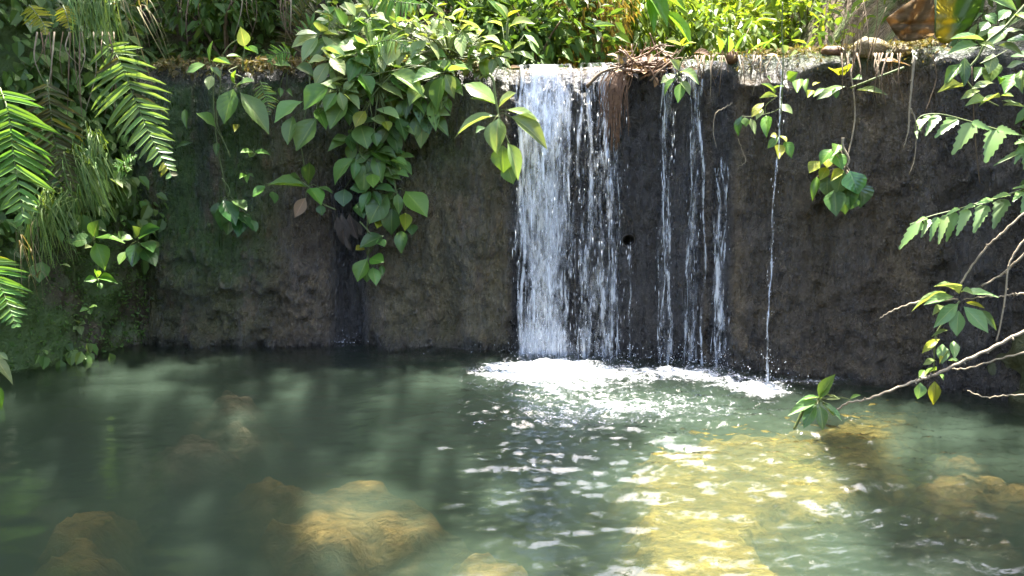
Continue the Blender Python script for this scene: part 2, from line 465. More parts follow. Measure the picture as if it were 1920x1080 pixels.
Zw = Oz + (.014 * fbm(Xw * 6, 0, 0, 3, 41) + .03 * crest * fbm(Xw * 9, Oo * 9, 0, 3, 43)) * smooth(1.2, 1.45, Oz) - .012 * on(Xw, wx_at(955), wx_at(1180), .03) * smooth(1.2, 1.45, Oz)
wet = np.zeros_like(Xw)
for a, b in FALLS: wet = np.maximum(wet, on(Xw, wx_at(a) - .02, wx_at(b) + .02, .03))
wet = np.maximum(wet, .95 * on(Xw, wx_at(1150), wx_at(1330), .05))
wet = np.maximum(wet, .6 * on(Xw, wx_at(1395), wx_at(1480), .05))
wet = np.maximum(wet, .38 * smooth(wx_at(1330), wx_at(1480), Xw) * (.5 + .8 * smooth(-.3, .3, fbm(Xw * 3, Oz * 1.2, 0, 3, 63))))  # uneven darkening of the right half, through the same mask
wet = np.maximum(wet, .9 * on(Xw, wx_at(620), wx_at(685), .03) * (1 - smooth(.85, 1.1, Oz)))
wet = np.maximum(wet, .6 * on(Xw, wx_at(370), wx_at(400), .03) * smooth(.6, .9, Oz))
wet = np.maximum(wet, .75 * smooth(wx_at(1660), wx_at(1800), Xw))  # deep shade at the right end, darkened into the wall colour
wet = np.maximum(wet, .55 * (1 - smooth(.0, .10, Zw)))
wet = wet * (1 - smooth(1.4, 1.5, Zw))
wet = np.maximum(wet, .85 * smooth(1.36, 1.44, Zw) * on(Xw, -2.7, wx_at(940), .05))
moss = np.clip(on(Xw, -2.6, wx_at(500), .18) * (.35 + .65 * smooth(.1, .6, Zw)) + .45 * on(Xw, wx_at(500), wx_at(900), .2) * smooth(.7, 1.2, Zw) + .75 * smooth(1.36, 1.45, Zw) * on(Xw, wx_at(1280), 2.5, .1) + .2 * on(Xw, wx_at(700), wx_at(960), .1) + .9 * smooth(1.36, 1.44, Zw) * on(Xw, -2.7, wx_at(950), .05), 0, 1)
soil = np.clip(smooth(1.30, 1.42, Zw) * (on(Xw, wx_at(1180), wx_at(1475), .04) + on(Xw, wx_at(1600), 2.6, .06) + on(Xw, -2.7, wx_at(950), .03)), 0, 1)
weir = empty('weir', (.0, float(wallY(0)), 0))
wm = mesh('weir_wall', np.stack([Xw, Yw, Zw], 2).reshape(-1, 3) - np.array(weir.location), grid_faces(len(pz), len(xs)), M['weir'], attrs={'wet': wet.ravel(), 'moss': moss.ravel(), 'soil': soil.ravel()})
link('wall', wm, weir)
tag(weir, 'dark wet concrete weir that the water falls over', 'weir')
mb = MB()
hb = HOLE + np.array([0, .10, 0])
ring_o, ring_i = [], []
nn = 20
vv, ff = [], []
for k in range(nn):
    a = 2 * math.pi * k / nn
    for (r, yy) in ((.038, -.004), (.034, -.012), (.030, -.010), (.029, .15)):
        vv.append((r * math.cos(a), yy, r * math.sin(a)))
for k in range(nn):
    for q in range(3):
        ff.append((k * 4 + q, ((k + 1) % nn) * 4 + q, ((k + 1) % nn) * 4 + q + 1, k * 4 + q + 1))
link('weep_hole', mesh('weep_hole', vv, ff, M['pipe']), weir, Matrix.Translation(Vector(HOLE) + Vector((0, .035, 0)) - weir.location))

# ------------------------------------------------------------------ the pool
IMP = [(WZ(1020, 668), 1.0, .20), (WZ(1120, 672), .7, .16), (WZ(1245, 682), .55, .12), (WZ(1300, 690), .55, .12), (WZ(1352, 696), .5, .12), (WZ(1438, 726), .75, .10), (WZ(1182, 690), .4, .08), (WZ(650, 640), .18, .08)]
def rough_field(x, y):
    a = 0
    for p, s, r in IMP[:-1]:
        dx, dy = x - p[0], y - p[1]
        rr = np.hypot(dx, dy * .8)
        a = a + s * np.exp(-rr / 1.0)
    a = a * (.35 + .65 * smooth(-.75, .15, x + .12 * (y - 3)))
    return np.clip(a, 0, 1.6)
def water_z(x, y):
    A = rough_field(x, y)
    wx = x + .06 * fbm(x * 3, y * 3, 0, 2, 71); wy_ = y + .06 * fbm(x * 3, y * 3, 9, 2, 73)
    z = A * (.011 * fbm(wx * 5, wy_ * 9, 0, 4, 75, .6) + .0092 * fbm(wx * 17, wy_ * 30, 0, 4, 77, .7) + .0030 * fbm(wx * 50, wy_ * 75, 0, 2, 79))
    tot = 0
    for p, s, r in IMP:
        rr = np.hypot(x - p[0], y - p[1])
        tot = tot + s * .004 * np.sin(rr * 52 + 3 * fbm(x * 3, y * 3, 0, 2, 81)) * np.exp(-rr / .5)
    z = z + tot
    right = smooth(-.2, .5, x - .05 * (4 - y)) * (1 - smooth(1.25, 2.0, x))
    z = z + .015 * right * fbm(wx * 4.5 + 2, wy_ * 11, 0, 3, 83) * smooth(4.2, 3.2, y)
    z = z + .0045 * fbm(x * 1.7, y * 3.4, 0, 3, 85) + .0014 * fbm(x * 9, y * 16, 0, 2, 87) * smooth(-2.6, -1.0, -np.abs(x + 1.2))
    return z
def water_mats():
    m, nt = new_mat('pool_water'); N = NT(nt)
    pos = N.pos()
    nz = N.noise(N.map(pos, (1, 1.5, 1)), 38, 3, .6)
    nrm = N.bump(nz, .10, .01)
    fr = N.n('ShaderNodeFresnel'); fr.inputs[0].default_value = 1.33; N.l(nrm, fr.inputs['Normal'])
    tr = N.n('ShaderNodeBsdfTransparent'); tr.inputs[0].default_value = (.97, .98, .97, 1)
    gl = N.n('ShaderNodeBsdfGlossy'); gl.inputs['Roughness'].default_value = .025; N.l(nrm, gl.inputs['Normal'])
    gl.inputs['Color'].default_value = (1, 1, 1, 1)
    s = N.mixs(N.math('MINIMUM', N.math('MULTIPLY', fr.outputs[0], 1.15), 1.0), tr.outputs[0], gl.outputs[0])
    v = N.n('ShaderNodeVolumePrincipled')
    v.inputs['Color'].default_value = (.138, .198, .148, 1)
    v.inputs['Density'].default_value = 4.6
    v.inputs['Anisotropy'].default_value = .25
    N.out(s, v.outputs[0])
    return m
M['water'] = water_mats()
ax = axis(-7, -2.75, 2.4, 7, .013, 1.5); ay = axis(-8, 1.75, 5.0, 5.35, .013, 1.5)
X, Y = np.meshgrid(ax, ay); Z = water_z(X, Y)
V = np.stack([X, Y, Z], 2).reshape(-1, 3)
nr, nc = len(ay), len(ax)
F = grid_faces(nr, nc).tolist()
loop = [j for j in range(nc)] + [i * nc + nc - 1 for i in range(1, nr)] + [(nr - 1) * nc + j for j in range(nc - 2, -1, -1)] + [i * nc for i in range(nr - 2, 0, -1)]
b0 = len(V)
low = V[loop].copy(); low[:, 2] = -1.5
V = np.vstack([V, low])
n = len(loop)
for k in range(n):
    k2 = (k + 1) % n
    F.append((loop[k2], loop[k], b0 + k, b0 + k2))
F.append(tuple(b0 + k for k in range(n))[::-1])
pw = link('pool_water', mesh('pool_water', V, F, M['water']))
tag(pw, kind='structure')

# ------------------------------------------------------------------ falling water
def fall_mat(name, lo, hi, amax=.95, col=(.82, .87, .92), su=1.0, sv=1.0):
    m, nt = new_mat(name); N = NT(nt)
    uv = N.n('ShaderNodeUVMap'); uv.uv_map = 'UVMap'
    s = N.n('ShaderNodeSeparateXYZ'); N.l(uv.outputs[0], s.inputs[0])
    n1 = N.noise(N.map(uv.outputs[0], (24 * su, 4.6 * sv, 1)), 1.0, 4, .62, 1.0)
    n2 = N.noise(N.map(uv.outputs[0], (80 * su, 17 * sv, 1), (3, 7, 0)), 1.0, 3, .6, 1.0)
    a = N.math('ADD', N.math('MULTIPLY', n1, .65), N.math('MULTIPLY', n2, .35))
    a = N.math('ADD', a, N.math('MULTIPLY', N.math('SUBTRACT', N.attr('dens'), .5), .42))
    al = N.rng(a, lo, hi, 0, amax, True)
    p = N.pbsdf(col, .22, .6, N.bump(a, .5, .01))
    t = N.n('ShaderNodeBsdfTranslucent'); t.inputs[0].default_value = (*col, 1)
    g = N.n('ShaderNodeBsdfGlossy'); g.inputs['Roughness'].default_value = .12; g.inputs['Color'].default_value = (.8, .85, .9, 1)
    sh = N.mixs(.45, p, t.outputs[0]); sh = N.mixs(.12, sh, g.outputs[0])
    tr = N.n('ShaderNodeBsdfTransparent')
    N.out(N.mixs(al, tr.outputs[0], sh))
    return m
M['fall'] = fall_mat('falling_water_white', .42, .70, .9)
M['faint'] = fall_mat('falling_water_faint', .42, .66, .9)
M['film'] = fall_mat('falling_water_film', .44, .76, .85)
M['drop'] = simple('water_drops', (.8, .85, .9), (.9, .93, .96), 40, .15, 0, spec=.7)
CR = 1.505
class Ribbons:
    def __init__(s): s.v = []; s.f = []; s.uv = []; s.d = []
    def strand(s, x0, x1, w0, w1, z0, z1, out0, out1, dens=.5, lip=True, seed=0, rows=34, cols=4, wob=.009):
        b = len(s.v); off = random.random() * 50
        T = np.linspace(0, 1, rows)
        for i, t in enumerate(T):
            if lip and t < .12:                      # flows over the rounded crest first
                q = t / .12
                yb = .16 - (.16 + out0) * q; z = z0 - .05 * q * q; o = -yb; drop = 0
            else:
                q = (t - (.12 if lip else 0)) / (1 - (.12 if lip else 0))
                zt = z0 - (.05 if lip else 0)
                z = zt + (z1 - zt) * (q ** 1.15); drop = (zt - z) / max(zt - z1, .01)
                o = out0 + (out1 - out0) * math.sqrt(drop)
                if lip: o = max(o, .01)
            xc = x0 + (x1 - x0) * t + wob * math.sin(9 * t + off) + wob * .6 * math.sin(23 * t + off * 2)
            w = (w0 + (w1 - w0) * t) * (.75 + .35 * math.sin(13 * t + off * 3) * math.sin(5 * t + off))
            y = float(wallY(xc)) + .035 * z
            for c in range(cols):
                u = c / (cols - 1)
                s.v.append((xc + (u - .5) * w, y - o - .35 * w * (1 - (2 * u - 1) ** 2) * min(1, .03 / max(w, .001)), z))
                s.uv.append((xc + (u - .5) * w + off, z + off * .37))
                e = 1 - abs(2 * u - 1) ** (2 if cols < 10 else 7)
                s.d.append(dens * (.35 + .65 * e) * (1 if t < .93 else 1.15))
        for i in range(rows - 1):
            for c in range(cols - 1):
                a = b + i * cols + c
                s.f.append((a, a + 1, a + cols + 1, a + cols))
    def link(s, name, mat, par):
        v = np.array(s.v) - np.array(par.location)
        o = link(name, mesh(name, v, s.f, mat, uv=s.uv, attrs={'dens': s.d}), par)
        return o
def droplets(name, pts, sizes, par, stretch=2.2):
    oct_v = np.array([(1, 0, 0), (-1, 0, 0), (0, 1, 0), (0, -1, 0), (0, 0, 1), (0, 0, -1)], float)
    oct_f = np.array([(0, 2, 4), (2, 1, 4), (1, 3, 4), (3, 0, 4), (2, 0, 5), (1, 2, 5), (3, 1, 5), (0, 3, 5)])
    pts = np.asarray(pts); sizes = np.asarray(sizes)
    sc = np.stack([sizes, sizes, sizes * (1 + (stretch - 1) * rng.random(len(sizes)))], 1)
    V = pts[:, None, :] + oct_v[None] * sc[:, None, :] - np.array(par.location)
    Fc = oct_f[None] + (np.arange(len(pts)) * 6)[:, None, None]
    o = link(name, mesh(name, V.reshape(-1, 3), Fc.reshape(-1, 3), M['drop']), par)
    tag(o, kind='stuff'); return o
def fall_at(px, py, o): return WL(px, py, o)
def make_fall(label, pxa, pxb, n, w, dens, z1=0.0, out1=.17, out0=.01, sheet=None, drops=200, spread=.02, group='streams falling over the weir', z0=CR, shift=0.0, lipy=True, mat='fall', name='waterfall'):
    xa, xb = wx_at(pxa), wx_at(pxb)
    e = empty(name, ((xa + xb) / 2, float(wallY((xa + xb) / 2)) - .1, 0))
    r = Ribbons()
    for k in range(n):
        x0 = xa + (xb - xa) * (k + rng.random()) / n
        x1 = x0 + shift + rng.normal() * spread
        ww = w * (.35 + 2.1 * rng.random() ** 2.2)
        top = z0 if lipy else z0 - rng.random() * .05
        r.strand(x0, x1, ww, ww * (.9 + .8 * rng.random()), top, z1 - .02, out0 * (.5 + .5 * rng.random()), out1 * (.35 + .75 * rng.random()), dens * (.75 + .5 * rng.random()), lip=lipy)
    r.link('strands', M[mat], e)
    if sheet:
        r = Ribbons()
        for (sd, oo) in sheet:
            r.strand((xa + xb) / 2, (xa + xb) / 2 + shift, xb - xa, (xb - xa) * 1.04, z0, z1 - .02, out0, oo, sd, rows=60, cols=40, wob=.002)
        r.link('sheet', M['film'], e)
    if drops:
        q = rng.random(drops) ** .8
        x = xa + (xb - xa) * (rng.random(drops) * 1.1 - .05) + shift * q + rng.normal(size=drops) * .008
        z = z0 - .05 - (z0 - z1 - .06) * q
        y = wallY(x) + .035 * z - (.03 + out1 * 1.15 * np.sqrt(q) * (.3 + .8 * rng.random(drops)))
        droplets('droplets', np.stack([x, y, z], 1), .0007 + .0013 * rng.random(drops) ** 2, e, 16)
    tag(e, label, 'waterfall', group)
    return e
make_fall('widest and densest white curtain of water falling over the weir', 963, 1078, 17, .022, .60, sheet=[(.62, .10), (.58, .14), (.52, .17), (.46, .19)], drops=260, out0=.05, out1=.21)
make_fall('ragged white fall just right of the widest curtain, dark wall showing between strands', 1084, 1166, 9, .020, .54, sheet=[(.39, .10), (.35, .13), (.30, .15)], drops=220, out0=.03, out1=.17)
make_fall('broken thin fall right of the round drain hole', 1232, 1258, 4, .014, .46, drops=90, out1=.10, sheet=[(.42, .08), (.36, .06)], mat='faint')
make_fall('narrow rippling fall, middle of the three right of the drain hole', 1286, 1312, 4, .016, .50, sheet=[(.45, .07), (.38, .05)], drops=50, out1=.08, spread=.014, mat='faint')
make_fall('faint spreading fall starting low on the wall left of the thin jet', 1338, 1364, 7, .024, .50, drops=40, out1=.07, z0=1.02, lipy=False, spread=.016, mat='faint')
# thin jet that leaves the crest and falls clear of the wall
def jet(label, pts, w, dens, name, drops=60):
    pts = [np.asarray(p) for p in pts]
    c = crom(pts, 12); e = empty(name, (pts[-1][0], pts[-1][1], 0))
    r = Ribbons(); rows = len(c); cols = 5
    for rep in range(2):
        b = len(r.v); off = random.random() * 30
        for i, p in enumerate(c):
            t = i / (rows - 1); ww = w * (.7 + .5 * t) * max(.25, .75 + .35 * math.sin(31 * t + off) + .3 * math.sin(77 * t + 2 * off))
            for k in range(cols):
                u = k / (cols - 1)
                r.v.append((p[0] + (u - .5) * ww + .004 * math.sin(19 * t + off) + .002 * math.sin(57 * t + off), p[1] - .5 * ww * (1 - (2 * u - 1) ** 2) + rep * .004, p[2]))
                r.uv.append((p[0] + (u - .5) * ww + off, p[2] + off)); r.d.append(dens * (.5 + .5 * (1 - abs(2 * u - 1))))
        for i in range(rows - 1):
            for k in range(cols - 1):
                a = b + i * cols + k; r.f.append((a, a + 1, a + cols + 1, a + cols))
    r.link('strands', M['fall'], e)
    if drops:
        q = rng.integers(0, rows, drops); cc = np.array(c)[q] + rng.normal(size=(drops, 3)) * np.array([.012, .012, .02])
        droplets('droplets', cc, .0008 + .0014 * rng.random(drops) ** 2, e, 10)
    tag(e, label, 'waterfall', 'streams falling over the weir'); return e
jd = WD(1462, 120) - .03; je = WZ(1438, 722)[1]
jet('single thin jet of water falling clear of the wall at right', [P(1466, 112, jd), P(1464, 200, jd - .10), P(1455, 320, jd - .2), P(1446, 480, (jd + je) / 2 - .06), P(1441, 600, je + .03), P(1437, 722, je)], .0115, .66, 'water_jet')
jet('trickle running out of the round drain hole', [HOLE + np.array([0, .02, -.03]), WL(1181, 480, .05), WL(1181, 560, .06), WL(1180, 620, .065), WL(1181, 672, .07)], .009, .62, 'water_trickle', 30)
jet('dark trickle in the gully of the left half of the wall', [WL(640, 470, .02), WL(648, 520, .0), WL(650, 580, .0), WL(654, 644, .01)], .028, .22, 'water_trickle', 0)

# ------------------------------------------------------------------ foam and splash
def foam_mat():
    m, nt = new_mat('white_foam'); N = NT(nt)
    pos = N.pos()
    p = N.map(pos, (1, 1.25, 1))
    n1 = N.noise(p, 19, 6, .7, .8); n2 = N.noise(p, 110, 3, .6, .3)
    a = N.math('ADD', N.math('MULTIPLY', n1, .6), N.math('MULTIPLY', n2, .4))
    dens = N.attr('dens')
    a = N.math('ADD', a, N.math('MULTIPLY', N.math('SUBTRACT', dens, .50), .50))
    al = N.rng(a, .44, .66, 0, 1, True)
    pb = N.pbsdf((.86, .89, .90), .35, .5, N.bump(a, .9, .03))
    t = N.n('ShaderNodeBsdfTranslucent'); t.inputs[0].default_value = (.8, .85, .85, 1)
    tr = N.n('ShaderNodeBsdfTransparent')
    N.out(N.mixs(al, tr.outputs[0], N.mixs(.2, pb, t.outputs[0])))
    return m
M['foam'] = foam_mat()
fx = np.arange(-.75, 2.0, .011); fy = np.arange(2.6, 4.78, .011)
X, Y = np.meshgrid(fx, fy)
dens = np.zeros_like(X)
for (px, py, s, rx, ry) in [(1035, 688, .80, .26, .20), (1090, 720, .32, .25, .18), (950, 690, .32, .2, .2), (1200, 700, .42, .28, .17), (1330, 702, .45, .30, .15), (1440, 735, .80, .10, .11), (1390, 722, .30, .2, .13), (1530, 714, .42, .2, .10), (1640, 712, .34, .16, .07), (1040, 765, .30, .55, .34), (1260, 760, .24, .6, .3), (900, 715, .30, .24, .22), (1100, 850, .16, .5, .5)]:
    c = WZ(px, py)
    dens = dens + s * np.exp(-((X - c[0]) / rx) ** 2 - ((Y - c[1]) / ry) ** 2)
dens = np.clip(dens + .10 * fbm(X * 5, Y * 7, 0, 3, 97) * (dens > .03), 0, 1.1)
edge = smooth(0, .04, wallY(X) - .03 - Y + .03)
Zf = water_z(X, Y) + .006 + .009 * smooth(.5, 1.2, dens) * (.4 + .9 * (fbm(X * 16, Y * 16, 0, 4, 91) + .45))
keep = dens > .05
idx = grid_faces(len(fy), len(fx)); kf = keep.ravel()
idx = idx[kf[idx].any(1)]
fo = link('foam', mesh('foam', np.stack([X, Y, Zf], 2).reshape(-1, 3), idx, M['foam'], attrs={'dens': dens.ravel()}))
tag(fo, 'white churning foam on the pool below the falls', 'foam', kind='stuff')
sp, ss = [], []
for p, s, r in IMP:
    nn = int(330 * s)
    a = rng.random(nn) * 2 * math.pi; rr = np.abs(rng.normal(size=nn)) * r * .9
    h = rng.random(nn) ** 2.6 * (.05 + .16 * s) * np.exp(-(rr / (r * 1.5)) ** 2)
    sp.append(np.stack([p[0] + rr * np.cos(a) * 1.2, np.minimum(p[1] + rr * np.sin(a) * .8, wallY(p[0] + rr * np.cos(a) * 1.2) - .06), h + .008], 1)); ss.append(.0007 + .0022 * rng.random(nn) ** 3)
e = empty('splash', (*IMP[0][0][:2], 0))
droplets('spray', np.vstack(sp), np.concatenate(ss), e, 1.6)
tag(e, 'fine white spray of drops thrown up along the foot of the falls', 'splash', kind='stuff')

# ------------------------------------------------------------------ rocks under the water
def rock_mat(name, c1, c2):
    m, nt = new_mat(name); N = NT(nt)
    pos = N.pos(); n1 = N.noise(pos, 6, 6, .65, .4); n2 = N.noise(N.map(pos, (1, 2.2, 1)), 26, 5, .65, .8)
    c = N.mix(N.rng(n1, .35, .68), c1, c2)
    c = N.mix(N.rng(n2, .52, .68, 0, .7), c, tuple(v * .35 for v in c1))
    N.out(N.pbsdf(c, .75, .35, N.bump(N.math('ADD', n1, n2), 1.0, .03)))
    return m
M['ochre'] = rock_mat('ochre_rock', (.28, .20, .030), (.44, .33, .055))
M['amber'] = rock_mat('amber_rock', (.20, .125, .030), (.34, .23, .055))
M['greyrock'] = rock_mat('grey_brown_rock', (.16, .13, .085), (.28, .23, .15))
M['tanrock'] = rock_mat('tan_rock', (.20, .155, .085), (.32, .26, .15))
def poly_sdf(X, Y, poly):
    poly = np.asarray(poly); n = len(poly); d = np.full(X.shape, 1e9); ins = np.zeros(X.shape, bool)
    for i in range(n):
        a, b = poly[i], poly[(i + 1) % n]
        e = b - a; wx, wy = X - a[0], Y - a[1]
        t = np.clip((wx * e[0] + wy * e[1]) / (e @ e), 0, 1)
        d = np.minimum(d, np.hypot(wx - e[0] * t, wy - e[1] * t))
        c = ((a[1] <= Y) & (b[1] > Y)) | ((b[1] <= Y) & (a[1] > Y))
        with np.errstate(divide='ignore', invalid='ignore'):
            xi = a[0] + (Y - a[1]) * e[0] / (e[1] if e[1] != 0 else 1e-9)
        ins ^= c & (X < xi)
    return np.where(ins, -d, d)
def slab(name, label, pxpoly, z, mat, seed, step=.013, rough=.022, cat='rock'):
    poly = np.array([WZ(px, py, z)[:2] for px, py in pxpoly])
    lo, hi = poly.min(0) - .3, poly.max(0) + .3
    X, Y = np.meshgrid(np.arange(lo[0], hi[0], step), np.arange(lo[1], hi[1], step))
    sd = poly_sdf(X, Y, poly) + .06 * fbm(X * 6, Y * 9, 0, 3, seed) + .06 * fbm(X * 12, Y * 30, 0, 3, seed + 1)
    Z = z + rough * fbm(X * 5, Y * 7, 0, 4, seed + 2) + rough * .4 * np.abs(fbm(X * 19, Y * 24, 0, 3, seed + 3)) - .045 * smooth(-.03, .02, sd) - .35 * smooth(.0, .26, sd) - .035 * np.abs(fbm(X * 6, Y * 17, 0, 3, seed + 6))
    F = grid_faces(X.shape[0], X.shape[1]); F = F[(sd.ravel()[F] < .26).all(1)]
    used = np.unique(F); remap = -np.ones(X.size, int); remap[used] = np.arange(len(used))
    c = np.array([poly[:, 0].mean(), poly[:, 1].mean(), -.6])
    V = np.stack([X, Y, Z], 2).reshape(-1, 3)[used] - c
    o = link(name, mesh(name, V, remap[F], mat)); o.location = c
    tag(o, label, cat, 'rocks under the pool water'); return o
slab('rock_ledge', 'broad sunlit yellow ledge under the water at lower right', [(1190, 1300), (1185, 1080), (1205, 1000), (1235, 930), (1180, 885), (1250, 845), (1400, 808), (1550, 792), (1640, 772), (1715, 772), (1695, 800), (1640, 830), (1665, 872), (1610, 920), (1530, 945), (1440, 955), (1405, 1000), (1440, 1080), (1450, 1300)], -.085, M['ochre'], 201)
slab('rock', 'large flat ochre rock under the water at lower left of centre', [(525, 965), (560, 925), (640, 900), (715, 892), (735, 925), (800, 950), (840, 985), (760, 1000), (700, 980), (660, 1005), (580, 1008)], -.088, M['amber'], 211, rough=.012)
slab('rock', 'small bright yellow rock at the bottom edge left of the sparkling water', [(838, 1045), (880, 1022), (930, 1030), (965, 1065), (950, 1100), (880, 1090), (850, 1062)], -.088, M['amber'], 221, rough=.012)
slab('rock', 'ochre rock with two lobes under the water near the lower left corner', [(105, 990), (130, 965), (195, 952), (200, 970), (160, 990), (185, 1015), (190, 1040), (150, 1060), (110, 1050), (125, 1015)], -.088, M['amber'], 231, rough=.012)
slab('rock', 'pale grey brown stone under the dark water below the left trickle', [(398, 742), (420, 728), (455, 745), (485, 775), (455, 795), (425, 790), (405, 765)], -.060, M['tanrock'], 241)
slab('rock', 'faint brown rock under the water, just in front of the pale stone', [(300, 825), (350, 805), (400, 815), (425, 845), (370, 860), (315, 850)], -.080, M['tanrock'], 251)
slab('rock', 'jagged orange brown rock under the dark water at far right', [(1728, 910), (1745, 880), (1790, 870), (1765, 850), (1820, 848), (1850, 875), (1915, 895), (1960, 890), (1950, 915), (1880, 905), (1830, 895), (1800, 915), (1760, 915)], -.088, M['amber'], 261, rough=.012)
slab('rock', 'small brown rock under the dark water below the jagged one', [(1800, 975), (1830, 955), (1860, 965), (1862, 985), (1830, 988)], -.088, M['amber'], 271, rough=.012)
slab('rock', 'dim green brown rock under the water in the lower right corner', [(1700, 1010), (1740, 1000), (1800, 1035), (1830, 1065), (1790, 1090), (1720, 1060)], -0.143, M['greyrock'], 281)
slab('rock', 'narrow ochre rock left of the large flat rock', [(470, 900), (510, 888), (560, 905), (540, 920), (490, 920)], -.088, M['amber'], 291, rough=.012)

# ------------------------------------------------------------------ leaf blades (unit length along +Y, unit width, face +Z)
PROF = {
 'ovate': [(0, .03), (.06, .16), (.18, .58), (.33, .92), (.48, 1.0), (.64, .86), (.79, .54), (.91, .21), (1, .0)],
 'lance': [(0, .03), (.10, .30), (.25, .72), (.42, 1.0), (.58, .93), (.74, .66), (.88, .30), (1, .0)],
 'round': [(0, .10), (.04, .55), (.16, .93), (.34, 1.0), (.54, .90), (.72, .64), (.88, .30), (1, .0)],
 'pinna': [(0, .75), (.15, .95), (.4, 1.0), (.62, .85), (.82, .5), (1, .0)],
}
def leaf_mesh(kind, mat, droop, fold, wave, twist, seed, holes=False):
    pr = PROF[kind]; r = random.Random(seed)
    v, f, uv = [], [], []
    us = (-1, -.55, 0, .55, 1)
    bend = (r.random() - .5) * .10
    if kind == 'pinna': bend = .16
    for (t, w) in pr:
        for u in us:
            a = .5 * u * w
            z = -droop * t * t + fold * abs(a) * 1.0 + wave * math.sin(t * 11 + seed + (2 if u > 0 else 0)) * abs(u) ** 2 * w
            z += twist * a * t
            x = a + bend * t * t
            v.append((x, t * (1 - .25 * droop * t), z)); uv.append((u * .5 + .5, t))
    n = len(us)
    for i in range(len(pr) - 1):
        for k in range(n - 1):
            a = i * n + k; f.append((a, a + 1, a + n + 1, a + n))
    return mesh('leaf', v, f, mat, uv=uv)
def serrate_mesh(mat, seed):
    # toothed leaflet with lobes, like one pinna of the right-hand fern
    v, f, uv = [], [], []; r = random.Random(seed); n = 11
    for i in range(n + 1):
        t = i / n; w = min(1, .45 + 3 * t) * (1 - t) ** .72 if i < n else 0
        tooth = (1.0, .78)[i % 2] if t > .05 else 1
        for u in (-1, 0, 1):
            v.append((.5 * u * w * tooth, t + (.055 if (u and i % 2 == 0) else 0) * (i < n), .10 * abs(u) * w * .5 - .14 * t * t)); uv.append((u * .5 + .5, t))
    for i in range(n):
        for k in range(2):
            a = i * 3 + k; f.append((a, a + 1, a + 4, a + 3))
    return mesh('leaflet', v, f, mat, uv=uv)
def holed_mesh(mat, seed):
    # a blade eaten by insects: fine grid with real holes
    pr = PROF['ovate']; nl, nw = 30, 14; v, f, uv = [], [], []
    for i in range(nl + 1):
        t = i / nl; w = float(np.interp(t, [p[0] for p in pr], [p[1] for p in pr]))
        for k in range(nw + 1):
            u = k / nw * 2 - 1; v.append((.5 * u * w, t, -.15 * t * t + .1 * abs(u) * w)); uv.append((u * .5 + .5, t))
    r = random.Random(seed); hs = [(r.uniform(.15, .85), r.choice((-1, 1)) * r.uniform(.2, .75), r.uniform(.018, .05)) for _ in range(13)]
    for i in range(nl):
        for k in range(nw):
            t, u = (i + .5) / nl, (k + .5) / nw * 2 - 1
            if any(math.hypot(t - a, (u - b_) * .3) < r_ for a, b_, r_ in hs): continue
            a = i * (nw + 1) + k; f.append((a, a + 1, a + nw + 2, a + nw + 1))
    return mesh('leaf', v, f, mat, uv=uv)
_LM = {}
def get_leaf(kind, mat, var):
    k = (kind, mat, var)
    if k not in _LM:
        if kind == 'holed': _LM[k] = holed_mesh(M[mat], var + 5)
        elif kind == 'serrate': _LM[k] = serrate_mesh(M[mat], var)
        else:
            dr = (.10, .22, .34, .04)[var % 4]; fo = (.22, .10, .30, .38)[var % 4]; wv = (.012, .03, .02, .035)[var % 4]; tw = (.0, .25, -.25, .12)[var % 4]
            if kind == 'pinna': fo, wv, tw = .15, .01, 0
            _LM[k] = leaf_mesh(kind, M[mat], dr, fo, wv, tw, var + 3)
    return _LM[k]
def frame(base, tip, w, hint):
    base, tip = np.asarray(base, float), np.asarray(tip, float)
    y = tip - base; L = np.linalg.norm(y) + 1e-9; y = y / L
    x = np.cross(y, hint); x /= np.linalg.norm(x) + 1e-9; z = np.cross(x, y)
    m = Matrix.Identity(4)
    for i in range(3):
        m[i][0] = x[i] * w; m[i][1] = y[i] * L; m[i][2] = z[i] * L; m[i][3] = base[i]
    return m
ZR = {'Z1': (0, 0, 3.0), 'Z2': (0, 300, 2.571), 'Z3': (320, 0, 3.176), 'Z4': (640, 0, 3.176), 'Z5': (320, 220, 2.454), 'Z6': (920, 80, 3.0), 'Z8': (1000, 0, 2.743),
      'Y1': (1340, 60, 2.842), 'Y2': (1620, 0, 3.176), 'Y3': (1460, 320, 3.6), 'Y4': (1440, 580, 3.856), 'PX': (0, 0, 1.0)}
MATCODE = {'m': 'mid', 'p': 'pale', 'd': 'dark', 'g': 'gloss', 'b': 'bright', 'y': 'yellow', 'l': 'lance', 'r': 'dry'}
def toward_cam(p):
    v = CAM - np.asarray(p); return v / np.linalg.norm(v)
